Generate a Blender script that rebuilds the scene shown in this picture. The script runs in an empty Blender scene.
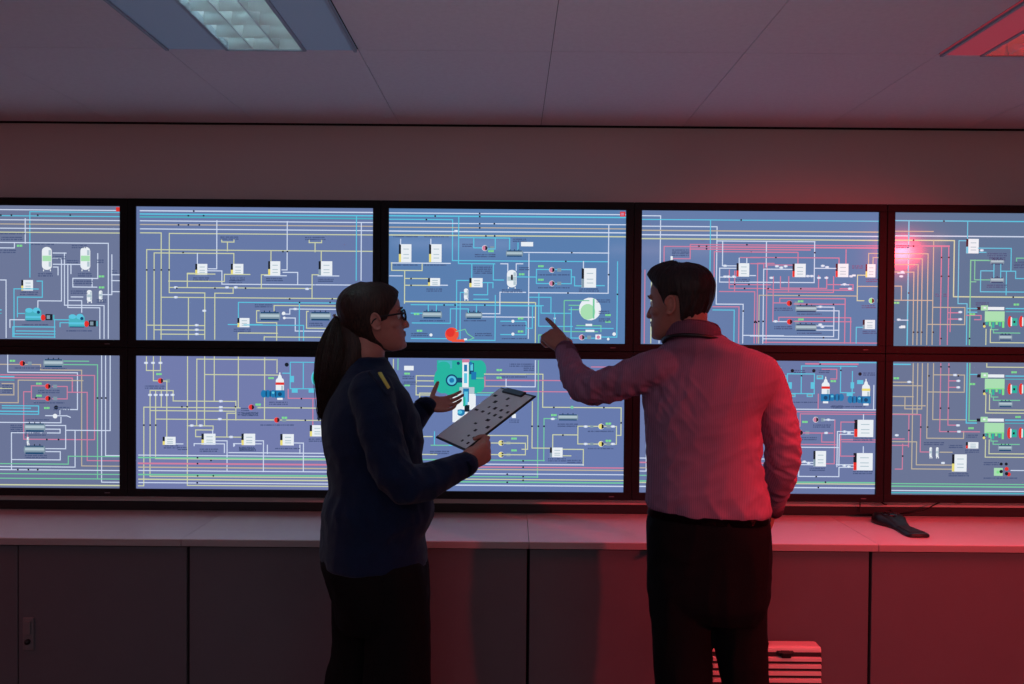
import bpy, bmesh, math, random
from mathutils import Vector, Matrix, noise
random.seed(7)
PI = math.pi
C = bpy.context.scene.collection
SC = bpy.context.scene

# ---------------------------------------------------------------- camera
F = 800.0
CAM = Vector((0, 0, 1.55))
PITCH = math.atan(12 / F)
ROLL = math.radians(0.45)
RM = Matrix.Rotation(PI / 2 - PITCH, 3, 'X') @ Matrix.Rotation(ROLL, 3, 'Z')
cd = bpy.data.cameras.new('camera')
cam = bpy.data.objects.new('camera', cd)
C.objects.link(cam)
cam.matrix_world = Matrix.Translation(CAM) @ RM.to_4x4()
cd.sensor_width = 36
cd.lens = F / 1024 * 36
cd.clip_start = 0.05
SC.camera = cam
SC.view_settings.view_transform = 'Standard'
SC.view_settings.look = 'None'
SC.view_settings.exposure = 0
SC.view_settings.gamma = 1
SC.view_settings.use_curve_mapping = False


def U(px, py, Y):
    """the point of the place at depth Y seen at a photograph position"""
    d = RM @ Vector(((px - 512) / F, -(py - 342) / F, -1))
    return CAM + d * (Y / d.y)


# ---------------------------------------------------------------- materials
def lin(c):
    return tuple(((v / 255) / 12.92 if v / 255 <= 0.04045 else ((v / 255 + 0.055) / 1.055) ** 2.4) for v in c)


def mat(name, rgb, rough=0.6, metal=0.0, var=0.0, scale=20, bump=0.0, bscale=60, spec=0.5, sheen=0.0):
    m = bpy.data.materials.new(name)
    m.use_nodes = True
    nt = m.node_tree
    b = nt.nodes['Principled BSDF']
    col = (*lin(rgb), 1)
    b.inputs['Base Color'].default_value = col
    b.inputs['Roughness'].default_value = rough
    b.inputs['Metallic'].default_value = metal
    b.inputs['Specular IOR Level'].default_value = spec
    if sheen:
        b.inputs['Sheen Weight'].default_value = sheen
    tc = nt.nodes.new('ShaderNodeTexCoord')
    if var:
        n = nt.nodes.new('ShaderNodeTexNoise')
        n.inputs['Scale'].default_value = scale
        n.inputs['Detail'].default_value = 5
        r = nt.nodes.new('ShaderNodeValToRGB')
        r.color_ramp.elements[0].position = 0.3
        r.color_ramp.elements[1].position = 0.7
        r.color_ramp.elements[0].color = tuple(v * (1 - var) for v in col[:3]) + (1,)
        r.color_ramp.elements[1].color = tuple(min(1, v * (1 + var)) for v in col[:3]) + (1,)
        nt.links.new(tc.outputs['Object'], n.inputs['Vector'])
        nt.links.new(n.outputs['Fac'], r.inputs['Fac'])
        nt.links.new(r.outputs['Color'], b.inputs['Base Color'])
    if bump:
        n = nt.nodes.new('ShaderNodeTexNoise')
        n.inputs['Scale'].default_value = bscale
        n.inputs['Detail'].default_value = 6
        bp = nt.nodes.new('ShaderNodeBump')
        bp.inputs['Strength'].default_value = bump
        bp.inputs['Distance'].default_value = 0.01
        nt.links.new(tc.outputs['Object'], n.inputs['Vector'])
        nt.links.new(n.outputs['Fac'], bp.inputs['Height'])
        nt.links.new(bp.outputs['Normal'], b.inputs['Normal'])
    return m


def emit(name, rgb, strength=1.0, base=(5, 5, 6), rough=0.25, sample=True):
    m = bpy.data.materials.new(name)
    m.use_nodes = True
    b = m.node_tree.nodes['Principled BSDF']
    b.inputs['Base Color'].default_value = (*lin(base), 1)
    b.inputs['Roughness'].default_value = rough
    b.inputs['Specular IOR Level'].default_value = 0.18
    b.inputs['Emission Color'].default_value = (*lin(rgb), 1)
    b.inputs['Emission Strength'].default_value = strength
    if not sample:
        m.cycles.emission_sampling = 'NONE'
    return m


# ---------------------------------------------------------------- mesh helpers
def obj(name, bm, mats, parent=None, smooth=False, recalc=True):
    me = bpy.data.meshes.new(name)
    if recalc:
        bmesh.ops.recalc_face_normals(bm, faces=bm.faces[:])
    bm.to_mesh(me)
    bm.free()
    if not isinstance(mats, (list, tuple)):
        mats = [mats]
    for m in mats:
        me.materials.append(m)
    if smooth:
        for p in me.polygons:
            p.use_smooth = True
    o = bpy.data.objects.new(name, me)
    C.objects.link(o)
    if parent is not None:
        o.parent = parent
        o.matrix_parent_inverse = Matrix.Translation(-Vector(parent.location))
    return o


def tag(o, label=None, cat=None, group=None, kind=None):
    if label: o['label'] = label
    if cat: o['category'] = cat
    if group: o['group'] = group
    if kind: o['kind'] = kind
    return o


def thing(name, label, cat, loc=(0, 0, 0), group=None):
    o = bpy.data.objects.new(name, None)
    o.empty_display_size = 0.1
    C.objects.link(o)
    o.location = loc
    return tag(o, label, cat, group)


def B():
    return bmesh.new()


def box(bm, lo, hi, bev=0.0, mi=0, seg=2):
    lo, hi = Vector(lo), Vector(hi)
    b2 = bmesh.new()
    bmesh.ops.create_cube(b2, size=1)
    c, s = (lo + hi) / 2, hi - lo
    for v in b2.verts:
        v.co = Vector((v.co.x * s.x + c.x, v.co.y * s.y + c.y, v.co.z * s.z + c.z))
    if bev:
        bmesh.ops.bevel(b2, geom=b2.edges[:], offset=bev, segments=seg, affect='EDGES', profile=0.5)
    for f in b2.faces:
        f.material_index = mi
    merge(bm, b2)


def merge(bm, b2):
    me = bpy.data.meshes.new('tmp')
    b2.to_mesh(me)
    b2.free()
    bm.from_mesh(me)
    bpy.data.meshes.remove(me)


def quad(bm, pts, mi=0):
    f = bm.faces.new([bm.verts.new(p) for p in pts])
    f.material_index = mi
    return f


def prism(bm, outline, vec, mi=0):
    """extrude a closed outline (3d points) along vec"""
    vec = Vector(vec)
    a = [bm.verts.new(p) for p in outline]
    b = [bm.verts.new(Vector(p) + vec) for p in outline]
    n = len(a)
    fs = [bm.faces.new(a[::-1]), bm.faces.new(b)]
    for i in range(n):
        fs.append(bm.faces.new((a[i], a[(i + 1) % n], b[(i + 1) % n], b[i])))
    for f in fs:
        f.material_index = mi


def loft(bm, rings, cap=True, mi=0):
    vr = [[bm.verts.new(p) for p in r] for r in rings]
    n = len(vr[0])
    for a, b in zip(vr, vr[1:]):
        for i in range(n):
            f = bm.faces.new((a[i], a[(i + 1) % n], b[(i + 1) % n], b[i]))
            f.material_index = mi
    if cap:
        for r in (vr[0][::-1], vr[-1]):
            f = bm.faces.new(r)
            f.material_index = mi
    return vr


def cr(p, i, t):
    """catmull-rom through a list of tuples"""
    a, b, c, d = p[max(i - 1, 0)], p[i], p[min(i + 1, len(p) - 1)], p[min(i + 2, len(p) - 1)]
    return tuple(0.5 * (2 * b[k] + (c[k] - a[k]) * t + (2 * a[k] - 5 * b[k] + 4 * c[k] - d[k]) * t * t + (3 * b[k] - a[k] - 3 * c[k] + d[k]) * t ** 3) for k in range(len(b)))


def dense(p, k=5):
    out = []
    for i in range(len(p) - 1):
        for j in range(k):
            out.append(cr(p, i, j / k))
    out.append(tuple(p[-1]))
    return out


def tube(bm, pts, n=18, k=4, caps=True, mi=0, flat=None):
    """pts: (x,y,z,r); smooth tapered tube with rounded ends; flat=(axis,factor) squashes the section along an axis"""
    P = dense([tuple(p) for p in pts], k) if k > 1 else [tuple(p) for p in pts]
    cs = [Vector(p[:3]) for p in P]
    rs = [max(p[3], 1e-4) for p in P]
    T = []
    for i in range(len(cs)):
        d = cs[min(i + 1, len(cs) - 1)] - cs[max(i - 1, 0)]
        T.append(d.normalized())
    ref = Vector((0, 0, 1)) if abs(T[0].z) < 0.9 else Vector((1, 0, 0))
    x = (ref - T[0] * ref.dot(T[0])).normalized()
    rings = []

    def ring(c, x, y, r):
        out = []
        for j in range(n):
            a = 2 * PI * j / n
            v = (x * math.cos(a) + y * math.sin(a)) * r
            if flat:
                ax = Vector(flat[0]).normalized()
                v = v - ax * v.dot(ax) * (1 - flat[1])
            out.append(c + v)
        return out
    for i, c in enumerate(cs):
        x = (x - T[i] * x.dot(T[i])).normalized()
        y = T[i].cross(x)
        if i == 0 and caps:
            for q in (0.15, 0.5, 0.8):
                rings.append(ring(c - T[0] * rs[0] * math.cos(q * PI / 2), x, y, rs[0] * math.sin(q * PI / 2)))
        rings.append(ring(c, x, y, rs[i]))
        if i == len(cs) - 1 and caps:
            for q in (0.8, 0.5, 0.15):
                rings.append(ring(c + T[i] * rs[i] * math.cos(q * PI / 2), x, y, rs[i] * math.sin(q * PI / 2)))
    loft(bm, rings, True, mi)


def ell(bm, c, ax, ay, az, mi=0, u=20, v=12):
    """ellipsoid from centre and three semi-axis vectors"""
    b2 = bmesh.new()
    bmesh.ops.create_uvsphere(b2, u_segments=u, v_segments=v, radius=1)
    c, ax, ay, az = Vector(c), Vector(ax), Vector(ay), Vector(az)
    for w in b2.verts:
        w.co = c + ax * w.co.x + ay * w.co.y + az * w.co.z
    for f in b2.faces:
        f.material_index = mi
    merge(bm, b2)


def remesh(bm, voxel, smooth=2, factor=0.5):
    """fuse intersecting closed shells into one continuous surface; returns a bmesh"""
    bmesh.ops.recalc_face_normals(bm, faces=bm.faces[:])
    me = bpy.data.meshes.new('tmp')
    bm.to_mesh(me)
    bm.free()
    o = bpy.data.objects.new('tmp', me)
    C.objects.link(o)
    r = o.modifiers.new('r', 'REMESH')
    r.mode = 'VOXEL'
    r.voxel_size = voxel
    if smooth:
        s = o.modifiers.new('s', 'SMOOTH')
        s.factor = factor
        s.iterations = smooth
    dg = bpy.context.evaluated_depsgraph_get()
    ev = o.evaluated_get(dg)
    out = bmesh.new()
    out.from_mesh(ev.to_mesh())
    ev.to_mesh_clear()
    bpy.data.objects.remove(o)
    bpy.data.meshes.remove(me)
    return out


def push(bm, spots):
    """sculpt: (centre, radius, offset)"""
    for v in bm.verts:
        for c, r, off in spots:
            d = (v.co - c).length / r
            if d < 1:
                w = (1 - d * d) ** 2
                v.co += off * w


def wrinkle(bm, fn):
    bm.normal_update()
    mv = [(v, v.normal.copy() * fn(v.co)) for v in bm.verts]
    for v, o in mv:
        v.co += o


# ---------------------------------------------------------------- palette
M = {}
M['wall'] = mat('wall_paint', (222, 210, 204), 0.85, bump=0.08, bscale=180)
M['ceil'] = mat('ceiling_tile', (226, 220, 224), 0.9, var=0.03, scale=60, bump=0.12, bscale=240)
M['gap'] = mat('shadow_gap', (12, 11, 13), 0.9)
M['floor'] = mat('carpet', (78, 72, 75), 0.95, var=0.2, scale=120, bump=0.5, bscale=400)
M['bezel'] = mat('black_bezel', (15, 16, 18), 0.5, spec=0.25)
M['work'] = mat('laminate', (214, 208, 208), 0.38, var=0.02, scale=30)
M['workedge'] = mat('laminate_edge', (150, 146, 146), 0.5)
M['door'] = mat('cabinet_grey', (90, 89, 95), 0.6, var=0.03, scale=9)
M['trim'] = mat('dark_trim', (26, 25, 28), 0.6)
M['handle'] = mat('handle_metal', (112, 109, 112), 0.5, metal=0.1)
M['black'] = mat('black_plastic', (16, 16, 18), 0.42)
M['blackgloss'] = mat('black_gloss', (22, 22, 26), 0.18)
M['cable'] = mat('cable', (14, 13, 14), 0.5)
M['fixture'] = mat('fixture_metal', (150, 158, 170), 0.45, metal=0.2)
M['louvre'] = mat('louvre_metal', (214, 220, 222), 0.3, metal=0.6)
M['heater'] = mat('pale_plastic', (205, 196, 192), 0.5)
M['skin'] = mat('skin', (166, 112, 96), 0.55, var=0.06, scale=40, bump=0.05, bscale=500)
M['skin2'] = mat('skin_fair', (178, 122, 108), 0.55, var=0.06, scale=40, bump=0.05, bscale=500)
M['lip'] = mat('lip', (150, 82, 78), 0.5)
M['nail'] = mat('nail', (205, 158, 146), 0.35)
M['eyew'] = mat('eye_white', (215, 212, 208), 0.3)
M['iris'] = mat('iris', (50, 36, 26), 0.2)
M['jumper'] = mat('navy_knit', (8, 27, 56), 0.9, var=0.12, scale=30, bump=0.35, bscale=300, sheen=0.12, spec=0.2)
M['trous'] = mat('black_trousers', (10, 10, 12), 0.9, bump=0.2, bscale=300, spec=0.15)
M['belt'] = mat('belt_leather', (10, 9, 9), 0.4)
M['shoe'] = mat('shoe_leather', (12, 11, 11), 0.3)
M['yellow'] = mat('yellow_braid', (206, 190, 92), 0.6)
M['paper'] = mat('paper', (236, 236, 240), 0.8, var=0.02, scale=15)
M['ink'] = mat('ink', (48, 50, 58), 0.8)
M['steel'] = mat('steel', (150, 150, 155), 0.25, metal=1.0)
M['lens'] = mat('glasses_lens', (30, 34, 40), 0.1, spec=0.6)


def hair_mat(name, a, b_):
    m = mat(name, a, 0.5, spec=0.35)
    nt = m.node_tree
    b = nt.nodes['Principled BSDF']
    tc = nt.nodes.new('ShaderNodeTexCoord')
    mp = nt.nodes.new('ShaderNodeMapping')
    mp.inputs['Scale'].default_value = (160, 160, 14)
    n = nt.nodes.new('ShaderNodeTexNoise')
    n.inputs['Scale'].default_value = 1.5
    n.inputs['Detail'].default_value = 4
    r = nt.nodes.new('ShaderNodeValToRGB')
    r.color_ramp.elements[0].color = (*lin(a), 1)
    r.color_ramp.elements[1].color = (*lin(b_), 1)
    r.color_ramp.elements[0].position = 0.35
    r.color_ramp.elements[1].position = 0.75
    bp = nt.nodes.new('ShaderNodeBump')
    bp.inputs['Strength'].default_value = 0.6
    bp.inputs['Distance'].default_value = 0.004
    L = nt.links.new
    L(tc.outputs['Object'], mp.inputs['Vector']); L(mp.outputs[0], n.inputs['Vector']); L(n.outputs['Fac'], r.inputs['Fac'])
    L(r.outputs['Color'], b.inputs['Base Color']); L(n.outputs['Fac'], bp.inputs['Height']); L(bp.outputs['Normal'], b.inputs['Normal'])
    return m


M['hair_m'] = hair_mat('dark_hair', (20, 15, 13), (44, 33, 28))
M['hair_w'] = hair_mat('brown_hair', (25, 17, 14), (66, 46, 36))


def shirt_mat():
    m = mat('striped_shirt', (190, 152, 176), 0.8, spec=0.25)
    nt = m.node_tree
    b = nt.nodes['Principled BSDF']
    tc = nt.nodes.new('ShaderNodeTexCoord')
    w = nt.nodes.new('ShaderNodeTexWave')
    w.wave_type = 'BANDS'; w.bands_direction = 'X'
    w.inputs['Scale'].default_value = 62
    w.inputs['Distortion'].default_value = 0.6
    w.inputs['Detail'].default_value = 1
    r = nt.nodes.new('ShaderNodeValToRGB')
    r.color_ramp.elements[0].color = (*lin((134, 92, 116)), 1)
    r.color_ramp.elements[1].color = (*lin((152, 106, 130)), 1)
    r.color_ramp.elements[0].position = 0.1
    r.color_ramp.elements[1].position = 0.6
    n = nt.nodes.new('ShaderNodeTexNoise')
    n.inputs['Scale'].default_value = 500
    bp = nt.nodes.new('ShaderNodeBump')
    bp.inputs['Strength'].default_value = 0.12
    bp.inputs['Distance'].default_value = 0.003
    L = nt.links.new
    L(tc.outputs['Object'], w.inputs['Vector']); L(w.outputs['Fac'], r.inputs['Fac']); L(r.outputs['Color'], b.inputs['Base Color'])
    L(tc.outputs['Object'], n.inputs['Vector']); L(n.outputs['Fac'], bp.inputs['Height']); L(bp.outputs['Normal'], b.inputs['Normal'])
    return m


M['shirt'] = shirt_mat()

# ---------------------------------------------------------------- room
YW = 3.48          # wall behind the screens
ZC = 2.435         # ceiling
XL, XR, YB = -3.6, 4.3, -2.6


def struct(name, bm, m, **k):
    o = obj(name, bm, m, **k)
    o['kind'] = 'structure'
    return o


b = B(); box(b, (XL - .1, YW, 0), (XR + .1, YW + .1, ZC)); struct('wall_back', b, M['wall'])
b = B(); box(b, (XL - .1, YB, 0), (XL, YW, ZC)); struct('wall_left', b, M['wall'])
b = B(); box(b, (XR, YB, 0), (XR + .1, YW, ZC)); struct('wall_right', b, M['wall'])
b = B(); box(b, (XL - .1, YB - .1, 0), (XR + .1, YB, ZC)); struct('wall_front', b, M['wall'])
b = B(); box(b, (XL - .1, YB - .1, -.1), (XR + .1, YW + .1, 0)); struct('floor', b, M['floor'])

# ceiling: tiles 0.6 x 1.2 laid on a dark grid, with openings for the two fittings
X0 = 0.118
TP = 0.613
FITS = [(X0 - 2 * TP, X0 - TP), (X0 + 2 * TP, X0 + 3 * TP)]
ROW = 2.553
b = B()
xs = [X0 + TP * k for k in range(-7, 8)]
xs = [XL] + [x for x in xs if XL + .05 < x < XR - .05] + [XR]
ys = [YB, ROW - 3.6, ROW - 2.4, ROW - 1.2, ROW, YW - 0.012]
g = 0.0009
for x0, x1 in zip(xs, xs[1:]):
    for y0, y1 in zip(ys, ys[1:]):
        if y1 == ROW and any(abs(x0 - a) < .01 for a, _ in FITS):
            continue
        box(b, (x0 + g, y0 + g, ZC), (x1 - g, y1 - g, ZC + .015), bev=0.0006, seg=1)
box(b, (XL - .1, YB - .1, ZC + .3), (XR + .1, YW + .1, ZC + .36), mi=1)
for x0, x1 in zip(xs, xs[1:]):     # grid bars behind the joints
    box(b, (x1 - .012, YB, ZC + .003), (x1 + .012, YW, ZC + .02), mi=1)
for y in ys[1:-1]:
    for x0, x1 in zip(xs, xs[1:]):
        box(b, (x0 + .013, y - .012, ZC + .003), (x1 - .013, y + .012, ZC + .02), mi=1)
struct('ceiling', b, [M['ceil'], M['gap']])
b = B(); box(b, (XL, YW - .008, ZC - .006), (XR, YW, ZC + .02)); struct('trim_1', b, M['gap'])
b = B(); box(b, (XL, YW - .016, .755), (XR, YW, .792), bev=.003); struct('trim_2', b, M['trim'])
# ---------------------------------------------------------------- video wall
YD = 3.400                       # face of the displays
SW, SH, BZ = 1.004, 0.566, 0.0335
PX = 1.0715                      # spacing of the monitors
PZ = SH + 2 * BZ
CX = [U(506.5, 350, YD).x + (k - 2) * PX for k in range(5)]
ZU = U(506.5, 276.2, YD).z
ZL = ZU - PZ

LINE = {}
for k, rgb, s in (('W', (206, 218, 240), 1), ('C', (92, 196, 224), 1), ('T', (74, 176, 192), 1), ('Y', (204, 210, 170), 1), ('O', (190, 178, 158), 1),
                  ('R', (206, 126, 158), 1), ('G', (116, 200, 160), 1), ('w', (232, 238, 244), 1.0), ('k', (22, 30, 40), 1), ('d', (62, 78, 118), 1),
                  ('r', (226, 52, 46), 1), ('g', (128, 226, 142), 1), ('b', (30, 120, 176), 1), ('e', (40, 178, 158), 1), ('y', (232, 218, 120), 1),
                  ('s', (128, 150, 166), 1), ('m', (176, 196, 206), 1), ('o', (236, 84, 58), 1), ('l', (168, 222, 178), 1), ('n', (20, 70, 110), 1)):
    LINE[k] = emit('screen_ink_' + k, rgb, s, sample=False)
KEYS = list(LINE)
LMATS = [LINE[k] for k in KEYS]
TILT = 0.00785


class Screen:
    def __init__(s, cx, cz, rect, bg):
        s.cx, s.cz, s.rect = cx, cz, rect
        s.bm = B()
        s.n = 0
        quad(s.bm, [(cx - SW / 2, YD, cz - SH / 2), (cx + SW / 2, YD, cz - SH / 2), (cx + SW / 2, YD, cz + SH / 2), (cx - SW / 2, YD, cz + SH / 2)], len(KEYS))
        s.z = (0, 0, 1)

    def zoom(s, ox, oy, k):
        s.z = (ox, oy, k)

    def pt(s, x, y):
        ox, oy, k = s.z
        px, py = ox + x / k, oy + y / k
        x0, y0, x1, y1 = s.rect
        xc, yc = (x0 + x1) / 2, (y0 + y1) / 2
        u = (px + TILT * (py - yc) - xc) / (x1 - x0)
        v = (py - TILT * (px - xc) - yc) / (y1 - y0)
        return (s.cx + u * SW, s.cz - v * SH)

    def clip(s, p):
        return (min(max(p[0], s.cx - SW / 2), s.cx + SW / 2), min(max(p[1], s.cz - SH / 2), s.cz + SH / 2))

    def face(s, pts, c):
        pts = [s.clip(p) for p in pts]
        xs, zs = [p[0] for p in pts], [p[1] for p in pts]
        if max(xs) - min(xs) < 1e-5 or max(zs) - min(zs) < 1e-5:
            return
        s.n += 1
        y = YD - 3e-4 - s.n * 4e-6
        quad(s.bm, [(p[0], y, p[1]) for p in pts], KEYS.index(c))

    def line(s, c, pts, w=1.15):
        P = [s.pt(*p) for p in pts]
        h = (w * .86 if w < 1.8 else w * .66) / 235 / 2
        for i in range(1, len(P)):
            a, b_ = P[i - 1], P[i]
            dx, dz = abs(a[0] - b_[0]), abs(a[1] - b_[1])
            if dx > dz * 5:
                P[i] = (b_[0], a[1])
            elif dz > dx * 5:
                P[i] = (a[0], b_[1])
        for a, b_ in zip(P, P[1:]):
            dx, dz = b_[0] - a[0], b_[1] - a[1]
            L = math.hypot(dx, dz)
            if L < 1e-6:
                continue
            ux, uz = dx / L * h, dz / L * h
            s.face([(a[0] - ux - uz, a[1] - uz + ux), (a[0] - ux + uz, a[1] - uz - ux), (b_[0] + ux + uz, b_[1] + uz - ux), (b_[0] + ux - uz, b_[1] + uz + ux)], c)

    def rect_(s, c, x, y, w, h):
        a = s.pt(x, y)
        W, H = w / s.z[2] / 235, h / s.z[2] / 235
        s.face([(a[0], a[1] - H), (a[0] + W, a[1] - H), (a[0] + W, a[1]), (a[0], a[1])], c)

    def disc(s, c, x, y, rx, ry=None, n=18, a0=0, a1=2 * PI):
        ry = ry or rx
        o = s.pt(x, y)
        k = s.z[2] * 235
        s.face([(o[0] + rx / k * math.cos(a0 + (a1 - a0) * i / n), o[1] + ry / k * math.sin(a0 + (a1 - a0) * i / n)) for i in range(n if a1 - a0 > 6.2 else n + 1)], c)

    def text(s, x, y, w, two=True):
        """unreadable small caption: a broken run of dark specks"""
        rr = random.Random(int(x * 7 + y * 13))
        k = s.z[2]
        for row in range(2 if two and w < 95 else 1):
            q = x - w / 2
            while q < x + w / 2:
                L = rr.uniform(2.0, 4.5) * k / 4.5
                s.rect_('d', q, y - 5 + row * 9, L, 5.5)
                q += L + rr.choice((1.2, 1.2, 3.5))

    def cmd(s, txt):
        for ln in txt.replace(';', '\n').split('\n'):
            t = ln.split()
            if not t:
                continue
            c, a = t[0], t[1:]
            if c[0] == '=':                  # line: =W[width] x,y x,y ...
                w = float(c[2:]) if len(c) > 2 else 1.15
                s.line(c[1], [tuple(float(v) for v in p.split(',')) for p in a], w)
                continue
            col = None
            if c == 'E':
                col = a.pop()
            n = [float(v) for v in a if v.replace('.', '').replace('-', '').isdigit()]
            ex = [v for v in a if not v.replace('.', '').replace('-', '').isdigit()]
            k = s.z[2] / 4.5
            if c == 'B':                     # white controller box with a level bar
                x, y, w, h = n
                s.rect_('w', x, y, w, h)
                s.rect_('k', x, y, w * .17, h * .55)
                s.rect_(ex[0] if ex else 'y', x, y + h * .55, w * .17, h * .45)
                for q in (.25, .55, .75):
                    s.rect_('m', x + w * .35, y + h * q, w * .45, 4)
            elif c == 'H':                   # horizontal cylinder
                x, y, w, h = n
                r = h / 2
                s.disc('s', x - w / 2 + r * .5, y, r * .5, r); s.disc('s', x + w / 2 - r * .5, y, r * .5, r)
                s.rect_('n', x - w / 2 + r * .4, y - r, w - r * .8, h)
                s.rect_('s', x - w / 2 + r * .3, y - r * .72, w - r * .6, h * .66)
                s.rect_('m', x - w / 2 + r * .3, y - r * .45, w - r * .6, h * .3)
                for q in (-.25, 0, .25):
                    s.rect_('k', x + w * q - 2, y - r * 1.35, 4, r * .35)
            elif c == 'V':                   # upright vessel
                x, y, w, h = n
                col = ex[0] if ex else 'm'
                r = w / 2
                s.disc('w', x, y - h / 2 + r * .8, r, r * .8); s.disc('w', x, y + h / 2 - r * .8, r, r * .8)
                s.rect_('w', x - r, y - h / 2 + r * .8, w, h - r * 1.6)
                s.rect_(col, x - r * .9, y - h * .12, w * .9, h * .24)
                s.rect_('m', x + r * .35, y - h * .36, r * .5, h * .22); s.rect_('m', x + r * .35, y + h * .14, r * .5, h * .22)
                s.rect_('w', x - r * .8, y + h / 2 - 2, 4, 8); s.rect_('w', x + r * .6, y + h / 2 - 2, 4, 8)
            elif c == 'P':                   # pump symbol: half disc with a dark side
                x, y = n
                col = ex[0]
                s.disc('R' if col == 'r' else 'w', x, y, 13 * k); s.disc(col, x, y, 11.5 * k)
                s.disc('k' if col != 'w' else 'm', x + 2 * k, y, 10.5 * k, None, 10, -PI / 2, PI / 2)
                s.rect_('s', x + 24 * k, y - 8 * k, 18 * k, 16 * k)
            elif c == 'N':                   # lit status tag
                x, y = n
                for q, w in ((-12, 6), (-5, 4), (1, 6), (8, 4)):
                    s.rect_('g', x + q * k, y - 4.5 * k, w * k, 9 * k)
            elif c == 'X':
                s.text(*n)
            elif c == 'D':
                x, y = n[:2]
                s.disc(ex[0] if ex else 'w', x, y, n[2] if len(n) > 2 else 7)
            elif c == 'Q':                   # plain rectangle
                s.rect_(ex[0], *n)
            elif c == 'E':                   # ellipse
                s.disc(col, *n)
            elif c == 'A':                   # small flow arrow
                x, y = n
                s.disc('W', x - 5, y, 4, 5); s.disc('W', x + 5, y, 4, 5); s.disc('w', x, y, 2.5, 6)
            elif c == 'M':                   # teal machine
                x, y = n
                s.rect_('T', x - 34, y - 16, 68, 42); s.disc('C', x - 18, y - 16, 16, 10); s.disc('C', x + 14, y - 16, 16, 12)
                s.rect_('C', x - 34, y + 8, 68, 9); s.rect_('n', x - 30, y + 26, 62, 4); s.disc('n', x + 22, y - 8, 7)
                s.disc('r', x + 42, y + 15, 10, 13); s.rect_('k', x + 52, y, 30, 26); s.rect_('s', x + 57, y + 5, 14, 16); s.rect_('T', x + 84, y + 3, 6, 22)
            elif c == 'K':                   # white upright purifier on blue drums
                x, y = n
                dirn = -1 if 'left' in ex else 1
                band = 'y' if 'yel' in ex else 'r'
                s.rect_('w', x - 18, y - 20, 36, 50); s.disc('w', x, y - 20, 18, 14)
                s.line('w', [(x, y - 55), (x, y - 20)], 1.2); s.disc('w', x, y - 30, 9, 18)
                s.rect_(band, x - 19, y - 13, 38, 11); s.rect_('m', x + 6, y + 2, 9, 22)
                s.rect_('b', x - 22, y + 22, 44, 34)
                for q in (30, 54, 72):
                    s.disc('b', x + dirn * q, y + 38, 13, 17); s.disc('n', x + dirn * (q - 11), y + 38, 3, 15)
                s.disc('C', x + dirn * 30, y + 33, 6, 5); s.disc('n', x, y + 40, 9, 9); s.rect_('w', x - 12, y + 56, 24, 9)
            elif c == 'J':                   # green engine with red and teal rotor
                x, y = n
                s.rect_('l', x, y, 90, 48); s.rect_('w', x + 12, y - 20, 76, 14); s.rect_('l', x - 18, y - 28, 32, 24); s.rect_('w', x - 6, y - 20, 10, 8)
                s.rect_('k', x - 36, y - 20, 16, 14); s.rect_('C', x + 94, y - 15, 340, 5); s.rect_('T', x + 94, y + 0, 340, 4)
                s.rect_('g', x + 6, y + 44, 84, 4)
                for i in range(6):
                    s.rect_('g' if i % 2 else 'e', x + 4 + i * 15, y + 50, 10, 12 + (i % 3) * 7)
                for i in range(3):
                    q = x + 106 + i * 52
                    s.disc('r', q + 8, y + 48, 10, 26); s.rect_('e', q + 16, y + 32, 26, 34); s.rect_('k', q + 24, y + 44, 9, 10); s.rect_('w', q + 12, y + 28, 6, 40)
                s.rect_('k', x - 8, y + 52, 8, 14); s.disc('y', x - 2, y + 70, 6)
                s.line('G', [(x + 40, y + 85), (x + 40, y + 100), (x + 160, y + 100)]); s.line('G', [(x + 30, y + 66), (x + 30, y + 85), (x + 60, y + 85)])


def dots(s, c, xs, y):
    for x in xs:
        s.disc(c, x, y, 4)


SCR = {}


def screen(name, col, up, bg, rect):
    s = Screen(CX[col], ZU if up else ZL, rect, bg)
    s.bgm = emit('display_' + name, bg, 1.0, rough=0.085)
    SCR[name] = s
    return s


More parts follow.
